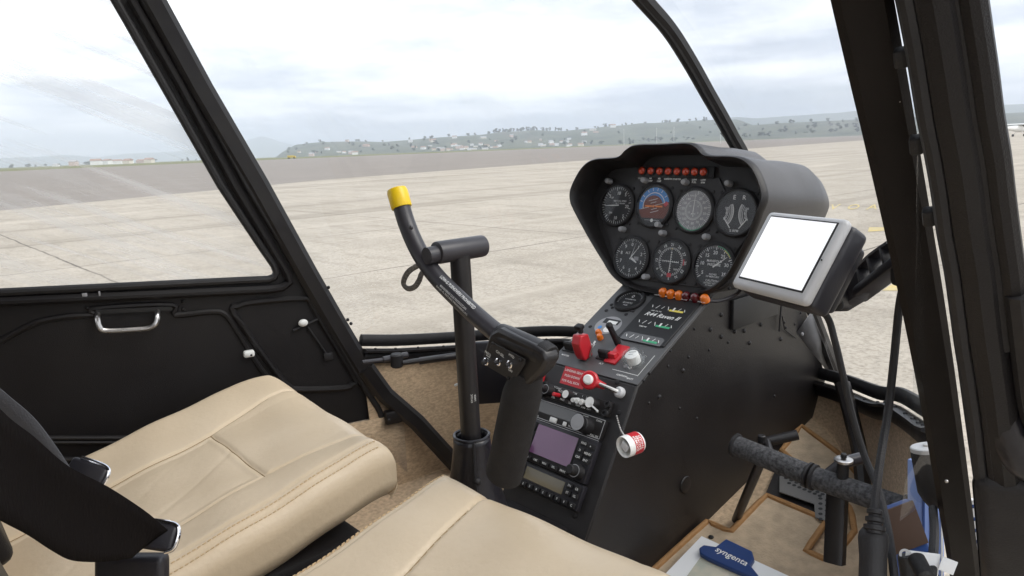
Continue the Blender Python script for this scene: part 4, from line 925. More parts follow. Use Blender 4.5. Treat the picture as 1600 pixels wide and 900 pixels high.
# audio panel
o, M, w_, h_ = unit(((857, 600), (961, 631.5), (850, 621.5), (956, 654)), 'audio_panel')
knob(M, -w_*.36, .0, .0085, .016, RUB, o, ring=GREY, r2=.0058, h2=.012); knob(M, -w_*.44, .002, .0048, .020, WHITE, o)
b = MB(); b.cyl(at(M, -w_*.22, -.002, 0), at(M, -w_*.215, -.004, .016), .0036, 10, bev=.001); b.build('red_toggle', RED, o)
knob(M, -w_*.06, .002, .007, .014, RUB, o, ring=None); b = MB(); b.disc(M, .0066, .0143, 0, 18, -w_*.06, .002); b.build('knob_cap', WHITE, o)
for x in (.06, .12, .18): b = MB(); b.cyl(at(M, w_*x, .001, 0), at(M, w_*x+.002, -.004, .016), .0030, 10, r1=.0036); b.build('white_toggle', WHITE, o)
knob(M, w_*.30, .001, .0088, .015, RUB, o); b = MB(); b.disc(M, .0085, .0153, 0, 20, w_*.30, .001); b.quad(M, w_*.30+.012, -.005, .022, .0028, .0153, 0, -.35); b.build('selector_pointer', WHITE, o)
b = MB()
for x, y, t_ in ((-.28, .38, 'II Comm'), (-.22, .22, 'PILOT'), (-.02, .36, 'COM'), (.10, .34, '1'), (.16, .30, '2'), (-.30, -.34, 'VOL'), (-.16, -.30, 'PASS'), (-.04, -.36, 'SEL'), (.08, -.36, 'NAV'), (.16, -.38, 'DME'), (.24, -.36, 'ADF'), (.36, -.36, 'PA')): b.text(sub(M, x*w_, y*h_, 0), t_, .0046)
b.build('lettering', MARK, o)
for x, y in ((-.47, .36), (-.47, -.36), (.465, .30), (.465, -.32)): b = MB(); b.lathe(sub(M, x*w_, y*h_, 0), [(.0062, 0), (.0055, .004), (.003, .004), (.003, .002)], 14); b.build('socket_screw', RUB, o)
# blank com radio
o, M, w_, h_ = unit(((843, 623), (952, 659.5), (834, 650), (945, 692)), 'com_radio')
b = MB(); b.quad(M, -w_*.15, h_*.14, w_*.62, h_*.56); b.build('display', SMOKE, o)
b = MB(); 
for cx_, cy_, ww, hh in ((0, .47*h_, .98*w_, .0009), (0, -.47*h_, .98*w_, .0009), (-.49*w_, 0, .0009, .94*h_), (.49*w_, 0, .0009, .94*h_)): b.quad(M, cx_, cy_, ww, hh, .0002)
b.build('trim_line', LGREY, o)
b = MB(); b.box(sub(M, -.14*w_, -.33*h_, .002), .014, .008, .004, .001); b.build('transfer_button', WHITE, o)
b = MB(); b.box(sub(M, .02*w_, -.33*h_, .0015), .007, .007, .003, .001); b.build('test_button', WHITE, o)
knob(M, .30*w_, -.06*h_, .0125, .017, RUB, o, ring=None, r2=.009, h2=.010); knob(M, .18*w_, -.20*h_, .006, .014, RUB, o); b = MB(); b.lathe(sub(M, .30*w_, -.06*h_, .0), [(.0128, .0268), (.006, .0269)], 20); b.disc(M, .0085, .0272, 0, 20, .30*w_, -.06*h_); b.build('knob_cap', GREY, o)
b = MB()
for x, y, t_ in ((-.42, -.40, 'TRANSFER'), (.24, .36, 'COMM'), (.42, .36, 'CHAN'), (.42, -.40, 'PULL 25K'), (.09, -.36, 'TEST'), (.20, -.42, 'VOL'), (.30, -.42, 'SQ')): b.text(sub(M, x*w_, y*h_, .0003), t_, .0040)
b.build('lettering', MARK, o)
b = MB(); 
for k in range(3): b.quad(M, 0, -.5*h_-.002-.0022*k, .99*w_, .0008, .0)
b.build('trim_line', LGREY, o)
# GPS navigator
o, M, w_, h_ = unit(((832.7, 653.6), (943, 695), (813, 716), (921.7, 756)), 'gps_navigator', .012, DKPL)
b = MB(); b.box(sub(M, -.02*w_, .07*h_, .0), .60*w_, .76*h_, .002, .0008); b.build('screen_frame', RUB, o); b = MB(); b.quad(M, -.02*w_, .07*h_, .57*w_, .72*h_, .0013); b.build('screen', PURP, o)
def btn(M, x, y, w, h, par, t_=None, m=RUB, name='button'):
    b = MB(); b.box(sub(M, x, y, .0015), w, h, .004, .0009)
    if t_: b.text(sub(M, x, y, .0037), t_, min(h*.7, .005), 1)
    return b.build(name, [m, MARK], par)
for k, t_ in enumerate(('CDI', 'OBS', 'MSG', 'FPL', 'PROC')): btn(M, lerp(-.30, .22, k/4)*w_, -.42*h_, .017, .0065, o, t_)
for x, y, t_ in ((.36, .36, 'RNG'), (.45, .34, '+'), (.34, .18, 'D'), (.445, .16, 'MENU'), (.34, .02, 'CLR'), (.445, .0, 'ENT')): btn(M, x*w_, y*h_, .014, .0085, o, t_)
for x, y, t_ in ((-.42, .20, 'C'), (-.42, .02, 'V'), (-.35, .36, 'A'), (-.345, .10, 'B')): btn(M, x*w_, y*h_, .009, .013, o, t_)
knob(M, -.455*w_, .40*h_, .0045, .014, RUB, o); knob(M, -.455*w_, .14*h_, .0045, .014, RUB, o)
knob(M, -.41*w_, -.24*h_, .0105, .012, RUB, o, ring=GREY, r2=.0075, h2=.012); knob(M, .40*w_, -.30*h_, .0105, .012, RUB, o, ring=GREY, r2=.0078, h2=.013)
# transponder
o, M, w_, h_ = unit(((813, 718), (922.5, 761), (801.6, 752), (907, 801)), 'transponder', .010, DKPL)
b = MB(); b.quad(M, -.02*w_, .10*h_, .56*w_, .50*h_); b.build('display', LCD, o)
for k in range(10): btn(M, lerp(-.45, .44, k/9)*w_, -.36*h_, .0115, .008, o, '01234567FC'[k])
for x, y, t_ in ((-.44, .34, 'ID'), (-.36, .30, 'VFR'), (-.45, .06, 'ON'), (-.39, .02, 'A'), (-.345, -.0, 'S'), (.34, .30, 'FN'), (.44, .28, 'CR'), (.34, .02, 'ST'), (.44, .0, 'CL')): btn(M, x*w_, y*h_, .0115, .009, o, t_)
# mixture control, placard, small fittings
M = sub(RF, 0, 0, .003)
b = MB(); u_, v_ = uv(M, 897, 590); b.quad(M, u_, v_, .052, .030, .0004, 0); 
for k in range(3): b.text(sub(M, u_-.004, v_+.009-.009*k, .0007), ('LANDING GEAR', 'PUSH DOWN', 'FOR FULL RICH')[k], .0055, 1)
b.build('red_placard', [RED, WHITE], con)
c0 = at(M, *uv(M, 970, 614), 0); c1 = on_plane(921, 594, at(RF, 0, 0, .030), RF.col[2].xyz)
b = MB(); b.lathe(zframe(c0, RF.col[2].xyz), [(.0088, 0), (.0088, .006), (.0058, .009)], 22); b.build('mixture_collar', LGREY, con)
mk = MB(); mk.tube([c0+RF.col[2].xyz*.006, c0.lerp(c1, .2)+RF.col[2].xyz*.008, c1], .0034, 10); mk = mk.build('mixture_rod', STEEL, con)
b = MB(); MK = zframe(c1, (EYE-c1).normalized()+RF.col[2].xyz); b.lathe(MK, [(.0125, -.005), (.0148, -.003), (.0148, .003), (.0125, .005)], 28)
dd = (c0-c1).normalized(); b.tube([c1+dd*.010, c1+dd*.027], [.0075, .0048], 12); b.build('mixture_knob', RED, con)
b = MB(); b.lathe(MK, [(.0082, .004), (.0078, .009), (.006, .0105)], 24); b.build('knob_button', WHITE, con)
for x, y in ((964, 597), (967, 645), (898, 806)): b = MB(); screw(b, M, *uv(M, x, y), 0, .0042); b.build('screw', RUB, con)
b = MB(); u_, v_ = uv(M, 846, 598); b.prism(M, [(u_-.006, v_-.012), (u_+.008, v_-.010), (u_+.004, v_+.014)], .001, .006); b.build('red_tab', RED, con)
# side face fittings
SM = frame((1.0, SD, 1.0), (1, 0, 0), (0, 0, 1))
for i, (x, y) in enumerate(((1127, 492), (1147, 485), (1110, 515), (1148, 518), (1163, 517), (1127, 526), (1171, 536), (1189, 507), (1178, 491), (1193, 486), (1220, 530), (1138, 535), (1085, 514), (1108, 547), (1076, 558), (1067, 579), (1048, 548), (1044, 572), (1015, 583), (1006, 595), (1030, 620), (1014, 630), (1062, 638), (1210, 619), (1089, 654), (1242, 507), (1251, 489), (1226, 504), (1228, 512))):
    p = aY(x, y, SD-.0005); MB().sphere(p, .0042 if i in (0, 2, 3, 4, 5, 6, 7, 10, 15, 20) else .0026, 8, sq=(1, .8, 1)).build('rivet', RUB if i % 3 else PAINT, con)
b = MB(); b.box(frame(aY(1180, 480, SD-.004), (1, 0, 0), (0, 0, 1)), .16, .055, .008, .002); b.build('side_bracket', BLACK, con)
b = MB(); p = aY(1071, 757, SD-.001); b.lathe(zframe(p, (0, -1, 0)), [(.015, 0), (.014, .002), (.010, .0025)], 20); b.build('side_plug', CONS, con)
b = MB(); b.box(frame(aY(1220, 490, SD-.006), (1, 0, -.1), (0, 0, 1)), .004, .07, .003, .001); b.tube([aY(1222, 494, SD-.003), aY(1226, 515, SD-.004), aY(1243, 528, SD-.003)], .0012, 6); b.build('loose_wire', RUB, con)
b = MB(); b.tube(catmull([at(PF, *PU(1108, 470), .01), aY(1125, 470, .64), aY(1150, 460, .62), aY(1160, 448, .60)], 6), .003, 8); b.build('panel_cable', TUBE, con)

# ================================================================== CYCLIC STICK
cy = thing('cyclic_stick', 'black cyclic control with T-bar, yellow capped stub and foam grip between the seats', 'control stick', (.605, MIDY, .9))
b = MB(); px_ = .588; b.cyl((px_+.001, MIDY, .93), (px_-.004, MIDY, 1.362), .0146, 24, r1=.0138)
b.build('post', TUBE2, cy)
b = MB(); a = aY(737, 605, MIDY-.014)
for k, t_ in enumerate(('ROTORCRAFT', 'CYCLIC', 'LOCK')): 
    T = frame(Vector((px_-.0108, MIDY-.0108, 1.155))+Vector((.0035, -.0035, 0))*(k-1), (0, 0, 1), (-.7, .7, 0)) if False else frame(Vector((px_, MIDY, 1.165))+Vector((math.cos(R(225+k*19)), math.sin(R(225+k*19)), 0))*.0150, (0, 0, 1), (-math.sin(R(225+k*19)), math.cos(R(225+k*19)), 0)) 
    T = frame(T.translation, (0, 0, 1), Vector((math.cos(R(225+k*19)), math.sin(R(225+k*19)), 0)).cross(Vector((0, 0, 1)))); b.text(T, t_, .0036)
b.build('lettering', MARK, cy)
b = MB(); b.cyl(aY(722, 598, MIDY+.012), aY(711, 602, MIDY+.03), .0018, 8); b.build('lock_pin', WHITE, cy)
b = MB(); TZ = 1.372
b.lathe(zframe((.545, MIDY, TZ-.002), (1, 0, .0)), [(.0125, 0), (.0145, .001), (.0150, .004), (.0150, .076), (.0145, .079), (.012, .080), (.011, .076)], 28); b.build('pivot_housing', TUBE, cy)
b = MB(); b.cyl((.530, MIDY, TZ-.004), (.552, MIDY, TZ-.003), .0112, 20); b.build('pivot_shaft', TUBE, cy)
BX = .540
bar = catmull([aX(626, 318, BX), aX(634, 345, BX), aX(645, 373, BX), aX(660, 402, BX), aX(682, 432, BX), aX(708, 459, BX), aX(745, 494, BX), aX(785, 527, BX), aX(815, 545, BX)], 8)
b = MB(); b.tube(bar, .0118, 22); b.sphere(aX(650, 354, BX)+Vector((-.0105, -.004, 0)), .003, 10); b.build('teeter_bar', TUBE, cy)
c = bar[0]; d = (bar[0]-bar[3]).normalized(); b = MB(); b.lathe(zframe(c-d*.006, d), [(.0136, 0), (.0142, .002), (.0142, .022), (.0128, .0265), (.007, .0285)], 26); b.build('end_cap', YEL, cy)
# lettering wrapped on the bar
def on_bar(txt, px, py, qx, qy, size, off, m, name):
    p, q = aX(px, py, BX), aX(qx, qy, BX); x = (q-p).normalized(); z = (EYE-(p+q)/2); z = (z-x*z.dot(x)).normalized(); y = z.cross(x)
    v, f = text_geo(txt); w = max(a for a, c, e in v)-min(a for a, c, e in v); k = (q-p).length/(w*size); r_ = .0121
    b = MB(); mid = (p+q)/2
    b.add([mid+x*(a*size*k)+z*(r_*math.cos((c*size+off)/r_))+y*(r_*math.sin((c*size+off)/r_)) for a, c, e in v], f); return b
lb = on_bar('LOW-G PUSHOVERS PROHIBITED', 692, 441, 745, 491, .0062, .0035, MARK, 'l'); 
for t_, a, o_ in (('MANIOBRAS QUE PRODUZCAN', ((698, 448), (738, 485)), -.0045), ('BAJA G ESTAN PROHIBIDAS', ((694, 444), (742, 489)), -.0092)):
    q = on_bar(t_, *a[0], *a[1], .0042, o_, MARK, 'l'); lb.add(q.v, q.f)
lb.build('lettering', MARK, cy)
# switch housing and grip
CF = frame((BX, MIDY, 1.27), (0, -1, 0), (0, 0, 1)); CU = lambda x, y: uv(CF, x, y)
hp = [CU(x, y) for x, y in ((779, 516), (792, 510), (846, 535), (862, 545), (868, 560), (860, 575), (838, 597), (822, 597), (768, 566), (766, 556))]
b = MB(); b.prism(CF, hp, -.009, .014); b.tube([aX(779, 521, BX), aX(800, 532, BX), aX(835, 548, BX), aX(856, 558, BX)], [.0135, .0152, .0154, .0148], 22); b.build('switch_housing', TUBE2, cy, bevel=.005)
fp = [CU(x, y) for x, y in ((787, 530), (838, 556), (838, 563), (822, 588), (815, 588), (777, 566), (774, 558))]
b = MB(); b.prism(CF, fp, .0165, .0180); b.build('housing_plate', FACE, cy, bevel=.0006)
for x, y in ((788, 532), (831, 557), (812, 585), (777, 557)): b = MB(); screw(b, CF, *CU(x, y), .0180, .0022); b.build('screw', RUB, cy)
for x, y, t_ in ((780, 559, 'FREQ'), (799, 559.5, 'CH SEL'), (817, 563, 'HYD')):
    M = sub(CF, *CU(x, y), .0183); b = MB(); b.lathe(M, [(.0048, 0), (.0048, .003), (.0036, .004), (.0036, .001)], 16, 0); b.lathe(M, [(.0026, .001), (.0026, .008), (.002, .009)], 12, 1); b.build('trim_button', [CHROME, RUB], cy)
    b = MB(); b.text(sub(M, .001, .0095, 0) @ Matrix.Rotation(R(-18), 4, 'Z'), t_, .0046); 
    if t_ == 'HYD': b.text(sub(M, -.002, -.0085, 0) @ Matrix.Rotation(R(-18), 4, 'Z'), 'OFF', .0042)
    if t_ == 'FREQ': b.quad(sub(M, .001, .0062), 0, 0, .007, .001, 0, 0, R(-18))
    b.build('lettering', WHITE, cy)
ec = aX(857, 558, BX); ax_ = Vector((0, -.93, -.30)); b = MB(); b.lathe(zframe(ec+ax_*-.012, ax_), [(.0150, 0), (.0150, .012), (.0138, .0145), (.010, .0150)], 24); b.build('button_bezel', RUB, cy)
b = MB(); b.lathe(zframe(ec+ax_*.003, ax_), [(.0052, -.002), (.0052, .003), (.0035, .0045)], 16); b.build('start_button', TUBE, cy)
tp = aX(836, 541, BX); T = frame(Vector((BX-.012, tp.y, tp.z+.004)), (0, -.90, -.40), (.5, -.2, .8)); b = MB(); b.text(T, 'START', .0055); b.text(sub(T, .016, -.001, 0), 'I', .010); b.build('lettering', WHITE, cy)
gp = catmull([aX(826, 580, BX), aX(818, 607, BX), aX(808, 650, BX), aX(797, 700, BX), aX(789, 735, BX), aX(787, 742, BX)], 8)
rr = [lerp(.0170, .0232, min(1, i/10)) for i in range(len(gp))]; rr[-1] = .016; rr[-2] = .0195; rr[-3] = .0215
b = MB(); b.tube(gp, rr, 26); b.build('foam_grip', GRIPF, cy)
# leather boot at the foot
b = MB(); rg = random.Random(2)
def boot(u, v):
    a = u*2*math.pi; z = lerp(1.105, .905, v); r_ = .0245+.052*v**1.6; r_ *= 1+.04*math.sin(3*a+9*v)*v+.012*math.sin(a*7+v*12)
    return Vector((px_+r_*math.cos(a)*1.0, MIDY+r_*math.sin(a), z))
b.grid(boot, 48, 24); bt = b.build('boot', BOOT, cy, solid=.003, sharp=80)
b = MB(); b.tube([boot(k/40, 0)+Vector((0, 0, .001)) for k in range(40)], .0022, 8, closed=True); b.tube([boot(k/40, .055) for k in range(40)], .0012, 8, closed=True); b.build('boot_hem', VINYL, bt)
b = MB(); b.tube([boot(.66, t_)*1.0+Vector((-.001, -.001, 0)) for t_ in [i/14 for i in range(12)]], 1, prof=RB(.003, .010, .2), up=(1, 1, 0)); p = boot(.665, .27); b.sphere(p+Vector((-.001, -.0015, 0)), .0055, 12); b.build('boot_snap', RUB, bt)
# braided strap loop
lp_ = catmull([aX(672, 405, BX+.02), aX(655, 414, BX+.012), aX(640, 423, BX), aX(632, 435, BX-.004), aX(631, 445, BX-.004), aX(638, 451, BX-.003), aX(648, 448, BX), aX(655, 438, BX+.004), aX(660, 426, BX+.01), aX(676, 410, BX+.03)], 6)
b = MB(); b.tube(lp_, 1, prof=RB(.0075, .0045, .3), up=(1, .3, .2)); b.build('strap_loop', mat('grey_braid', (.22, .20, .18), .9, bump=1, bscale=700, var=.6, vscale=400), cy)

# ================================================================== DASH-MOUNTED SCREEN
gd = thing('navigation_screen', 'silver framed navigation screen with white display held out from the right post', 'screen', aD(1230, 400, .68))
GC = Vector((.6423, .3256, 1.3919)); GF = frame(GC, (-.371, -.9286, 0), (.4986, -.2003, .8434))
if GF.col[2].xyz.dot(EYE-GC) < 0: print('GPS frame flipped')
w_, h_ = .103, .086
b = MB(); b.box(sub(GF, 0, 0, -.006), w_, h_, .012, .0055, 4); b.build('bezel', SILVER, gd)
b = MB(); b.box(sub(GF, 0, 0, -.0235), w_*.985, h_*.985, .024, .006, 4); b.box(sub(GF, 0, 0, -.042), w_*.82, h_*.80, .018, .007, 3); b.build('case', DKPL, gd)
b = MB(); b.box(sub(GF, .001, .002, -.0003), w_*.86, h_*.83, .002, .0008); b.build('screen_edge', RUB, gd)
SCR = mat('lit_glare_screen', (.86, .86, .875), .16, emit=.35, coat=.6)  # white and glow carry the display's own light and the reflected sky
b = MB(); b.quad(sub(GF, .001, .002), 0, 0, w_*.83, h_*.79, .0010); b.build('display', SCR, gd)
b = MB(); b.sphere(at(GF, w_*.46, 0, .0005), .0009, 6); b.build('light_sensor', BLACK, gd)
b = MB(); b.sphere(at(GF, .0, -.004, -.058), .016, 16); 
arm = [at(GF, .010, -.018, -.050), aD(1318, 462, .72), aD(1345, 445, .70), aD(1372, 424, .67), aD(1402, 400, .64)]
b.build('ball_joint', RUB, gd)
ma = thing('mount_arm', 'black jointed mount arm joining the navigation screen to the right post', 'mount', aD(1360, 430, .68))
b = MB(); b.tube([arm[0], arm[1]], [.010, .015], 14); b.box(frame((arm[1]+arm[2])/2, arm[2]-arm[1], cu), (arm[2]-arm[1]).length+.026, .027, .024, .005); b.build('clamp', DKPL, ma)
b = MB(); M = frame((arm[2]+arm[4])/2, arm[4]-arm[2], cu); L_ = (arm[4]-arm[2]).length
b.box(sub(M, 0, -.008, 0), L_+.03, .010, .022, .003); b.tube(catmull([at(M, -L_*.5, .010, 0), at(M, 0, .014, 0), at(M, L_*.55, .012, 0)], 6), 1, prof=RB(.018, .004, .2), up=cu)
for k in (-.30, .02, .36): b.box(sub(M, k*L_, .003, 0), .004, .020, .018, .001)
b.build('ladder_arm', DKPL, ma)
b = MB(); b.cyl(aD(1310, 468, .715), aD(1306, 476, .700), .007, 12, bev=.001); b.build('clamp_screw', RUB, ma)
b = MB(); b.box(frame(aD(1424, 412, .625), cr, cu), .026, .040, .03, .006); b.build('post_clamp', RUB, ma)

# cables and power plug
def cable(name, label, pts, r_):
    b = MB(); b.tube(catmull(pts, 8), r_, 10); o = b.build(name, RUB); return tag(o, label, 'cable', 'cables hanging from the screen')
cable('power_cable', 'black cable drooping from the back of the navigation screen past the pedals', [at(GF, .02, -.038, -.03), aD(1290, 492, .70), aD(1305, 535, .70), aD(1318, 590, .70), aD(1332, 650, .70), aD(1350, 710, .69), aD(1372, 765, .66), aD(1388, 830, .62), aD(1398, 905, .58)], .0034)
cable('power_cable', 'black cable hanging from the post mount down into the power plug', [aD(1413, 440, .625), aD(1405, 480, .64), aD(1397, 560, .65), aD(1388, 640, .65), aD(1376, 715, .63), aD(1369, 770, .61), aD(1366, 800, .60)], .0036)
pg = thing('power_plug', 'black power plug with ribbed strain relief below the crossing cables', 'plug', aD(1366, 830, .60))
a, c, d = aD(1367, 795, .60), aD(1365, 832, .60), aD(1363, 925, .585); ax_ = (d-c).normalized()
b = MB(); Z = zframe(a, ax_); L_ = (c-a).length; b.lathe(Z, [(.0045, 0), (.0062, .001), (.0062, L_*.2), (.0048, L_*.24), (.0048, L_*.32), (.0072, L_*.36), (.0072, L_*.52), (.0056, L_*.57), (.0056, L_*.64), (.0084, L_*.68), (.0084, L_*.86), (.0068, L_*.9), (.0068, L_)], 20); b.build('strain_relief', RUB, pg)
b = MB(); b.lathe(zframe(c, ax_), [(.0085, -.003), (.0112, .001), (.0118, .006), (.0105, .02), (.0105, (d-c).length)], 24); b.build('plug_body', RUB, pg)

# ================================================================== PEDALS
FS = .2; fn_ = Vector((-math.sin(math.atan(FS)), 0, math.cos(math.atan(FS)))); fo = Vector((.9, .5, .806))
def fp_(x, y, h=0): return on_plane(x, y, fo+fn_*h, fn_)
PX, PZ_ = .945, 1.03
pa, pb, pc_, pd = aX(1152, 697, PX), aX(1260, 741, PX), aX(1275, 747, PX), aX(1408, 793, PX)
def pedal(a, c, label, arms):
    t = thing('rudder_pedal', label, 'pedal', (a+c)/2, 'foot pedals')
    b = MB(); d = (c-a).normalized(); b.tube([a, c], .0158, 22); b.build('foam_sleeve', FOAM, t)
    b = MB(); b.lathe(zframe(a-d*.006, d), [(.010, 0), (.0188, .001), (.0188, .0045), (.0165, .006)], 24); b.build('end_flange', RUB, t); b = MB(); b.lathe(zframe(c, d), [(.0165, 0), (.0188, .0015), (.0188, .005), (.010, .006)], 24); b.build('end_flange', RUB, t)
    return t
t = pedal(pa, pb, 'left foot pedal with worn grey foam sleeve nearest the console', 0)
b = MB(); m_ = pa.lerp(pb, .35); b.tube([m_+Vector((.004, 0, -.008)), fp_(1150, 812)], .0075, 14); b.build('pedal_arm', TUBE2, t)
b = MB(); q = aX(1198, 690, PX+.05); b.tube([m_+Vector((.01, -.01, 0)), q+Vector((.0, 0, .0)), q+Vector((.03, -.035, .012))], .008, 12); b.cyl(aX(1190, 692, PX+.03), aX(1190, 680, PX+.03), .006, 12, bev=.001); b.build('pedal_link', TUBE2, t)
t = pedal(pc_, pd, 'right foot pedal with worn grey foam sleeve on a wide black arm', 0)
b = MB(); m_ = aX(1309, 762, PX+.01); q = aX(1304, 880, PX-.02); b.tube([m_, m_.lerp(q, .5), q], 1, prof=RB(.026, .018, .15), up=(1, 0, 0)); b.build('pedal_arm', PAINT, t)
b = MB(); p = aX(1319, 722, PX+.02); b.tube([p+Vector((-.01, .02, -.025)), p, aX(1345, 716, PX+.05)], .0085, 14); b.build('pedal_link', TUBE, t)
b = MB(); p = aX(1318, 718, PX+.0); b.lathe(zframe(p-Vector((0, 0, .03)), (0, 0, 1)), [(.0078, 0), (.0078, .0268)], 22, 1); b.lathe(zframe(p-Vector((0, 0, .003)), (0, 0, 1)), [(.0115, 0), (.0125, .0005), (.0125, .0035), (.011, .0045)], 22); b.build('pivot_bushing', [STEEL, RUB], t); b = MB(); b.cyl(p+Vector((0, 0, .002)), p+Vector((0, 0, .009)), .0042, 10, bev=.001); b.build('pivot_bolt', RUB, t)

# ================================================================== FLOOR MAT, CLIPBOARD, TAGS
MFm = frame(fo, (math.cos(math.atan(FS)), 0, math.sin(math.atan(FS))), (0, 1, 0)); MU = lambda x, y: uv(MFm, x, y)
mt_ = thing('floor_mat', 'tan carpet floor mat with ochre bound edges around the foot pedals', 'floor mat', fp_(1200, 840))
mp_ = [(1010, 905), (1105, 819), (1141.5, 836), (1197, 778), (1292, 818), (1259, 865), (1297, 883), (1335, 836), (1319, 806), (1222, 709), (1252, 669), (1310, 712), (1346, 752), (1404, 865), (1420, 940), (1010, 960)]
mp_ = [(1000, 915), (1105, 819), (1141.5, 836), (1197, 778), (1292, 818), (1259, 865), (1297, 883), (1335, 836), (1330, 800), (1221, 709), (1252, 669), (1310, 712), (1346, 752), (1404, 865), (1425, 960), (1000, 960)]
q = [MU(*p) for p in mp_]; b = MB(); b.prism(MFm, q, 0, .006); b.build('mat_pile', MATF, mt_)
b = MB(); pts = [at(MFm, a, c, .006) for a, c in q]; dense = []
for i in range(len(pts)): 
    for k in range(4): dense.append(pts[i].lerp(pts[(i+1) % len(pts)], k/4+.02))
b.tube(dense, .0055, 8, closed=True); b.build('mat_binding', PIPE, mt_)
b = MB(); b.sphere(fp_(1111, 839, .008), .005, 10, sq=(1, 1, .5)); b.build('mat_stud', RUB, mt_)
b = MB(); v_ = [MU(*p) for p in ((1190, 790), (1222, 712), (1322, 795), (1292, 822))]; b.prism(MFm, v_, .0015, .004); pp = b.build('pedal_well_plate', PAINT, cab)
b = MB()
MUP = lambda x, y: uv(sub(MFm, 0, 0, .0122), x, y)
pl_ = [MUP(*p) for p in ((1218, 744), (1240, 737), (1308, 768), (1311, 819), (1274, 808), (1272, 787), (1218, 768))]; b.prism(MFm, pl_, .010, .012, 0)
for x, y in [(1228+k*8.2, 747+k*3.6) for k in range(9)]+[(1233+k*8, 755+k*3.3) for k in range(7)]+[(1292, 782+k*8) for k in range(5)]+[(1282, 779+k*8) for k in range(5)]:
    u_, v2 = MUP(x, y); b.disc(sub(MFm, u_, v2), .0036, .0124, 1, 14)
b.build('perforated_plate', [DGREY, BLACK], cab)
# clipboard on the mat
cb = thing('clipboard', 'clipboard of white papers and a folded map under a blue clip on the floor mat', 'clipboard', fp_(1130, 870))
KO = fp_(1137, 862, .03); kx = (fp_(1182, 885, .03)-fp_(1094, 842, .03)).normalized(); ky = fp_(1120, 838, .03)-fp_(1060, 900, .03); KF = frame(KO, kx, ky)
KU = lambda x, y: uv(KF, x, y)
def quadpoly(px): return [KU(*p) for p in px]
b = MB(); b.prism(KF, quadpoly(((1020, 915), (1096, 836), (1232, 898), (1180, 985))), -.006, -.002); b.build('paper_stack', PAPER, cb)
b = MB(); b.prism(KF, quadpoly(((1058, 920), (1097, 866), (1184, 903), (1160, 960))), -.002, -.0012); b.build('map_sheet', MAPP, cb)
b = MB(); cp = quadpoly(((1093, 862), (1100, 857), (1119, 860), (1135, 847.5), (1176, 867), (1179, 879), (1173, 889), (1186, 905), (1183, 910), (1150, 897), (1106, 877), (1094, 870)))
b.prism(KF, cp, -.001, .008); b.build('clip', BLUEP, cb, bevel=.002)
b = MB(); T = sub(KF, *KU(1144, 876), .0084); b.text(T, 'syngenta', .0165); b.build('lettering', WHITE, cb)
# red and white tag on a bead chain
tg = thing('lock_tag', 'white and red cap tag hanging from a bead chain on the console side', 'tag', aY(985, 697, .62))
b = MB(); p0_ = at(RF, *uv(RF, 967, 652), .006); p1_ = aY(976, 681, .628)
for k in range(15): b.sphere(p0_.lerp(p1_, k/14)+Vector((0, 0, -.006*math.sin(math.pi*k/14))), .0016, 6)
b.build('bead_chain', STEEL, tg)
ta, tb = aY(978, 700, .612), aY(992, 694, .640); ax_ = cr*.80+cf*.50+cu*.16; c_ = aY(974, 699, .600)
b = MB(); Z = zframe(c_, ax_); b.lathe(Z, [(.0125, .002), (.0150, 0), (.0155, .003), (.0155, .026), (.0140, .029)], 28, cap0=False); b.lathe(Z, [(.0125, .002), (.0120, .020)], 28, cap0=False); b.build('cap_body', WHITE, tg)
b = MB(); b.lathe(Z, [(.0157, .010), (.0157, .0255)], 28, cap0=False, cap1=False); b.build('red_band', RED, tg)
b = MB()
for k in range(3):
    for s_ in range(28): pass
for k, t_ in enumerate(('REMOVE', 'BEFORE', 'FLIGHT')):
    v, f = text_geo(t_); sz = .0062; zz0 = .0130+.0045*k; view = Z.inverted() @ EYE; a0 = math.atan2(view.y, view.x)
    b.add([at(Z, .0159*math.cos(a0+.1+a*sz/.0159), .0159*math.sin(a0+.1+a*sz/.0159), zz0-c*sz*.8) for a, c, e in v], f)
b.build('lettering', WHITE, tg)
b = MB(); b.box(sub(Z, .001, .0, .004) @ Matrix.Rotation(.5, 4, 'Z'), .013, .012, .004, .001); b.build('key_fob', PAPER, tg)

# ================================================================== SEAT BELT
bl_ = thing('seat_belt', 'wide black webbing seat belt crossing the lower left corner to its buckle', 'seat belt', aD(210, 850, .7))
def belt_edge(px, a, c): return aD(*px, lerp(a, c, max(0, px[0])/260))
top = [(-190, 470), (-80, 542), (0, 640), (52, 682), (106, 728), (168, 760), (225, 797), (262, 828)]
bot = [(-190, 712), (-80, 765), (0, 812), (45, 836), (85, 862), (115, 876), (160, 878), (205, 872)]
tp_ = catmull([aD(x, y, lerp(.35, .66, (x+190)/450)) for x, y in top], 5); bp_ = catmull([aD(x, y, lerp(.345, .675, (x+190)/450)) for x, y in bot], 5)
b = MB(); N = len(tp_)-1; b.grid(lambda u, v: tp_[int(round(u*N))].lerp(bp_[int(round(u*N))], v)+ray(100, 700).normalized()*(.006*math.sin(v*math.pi)), N, 6); b.build('webbing', WEB, bl_, solid=.0016, sharp=80)
b = MB(); e0_ = catmull([aD(x, y, .72) for x, y in ((-120, 500), (0, 607), (50, 650), (82, 690), (112, 735))], 5); e1_ = catmull([aD(x, y, .72) for x, y in ((-160, 560), (-30, 640), (20, 690), (60, 735), (112, 760))], 5)
b.grid(lambda u, v: e0_[int(round(u*20))].lerp(e1_[int(round(u*20))], v), 20, 3); b.build('belt_fold', WEBG, bl_, solid=.0016, sharp=80)  # lit fold of the black belt, its brightness put into the grey colour
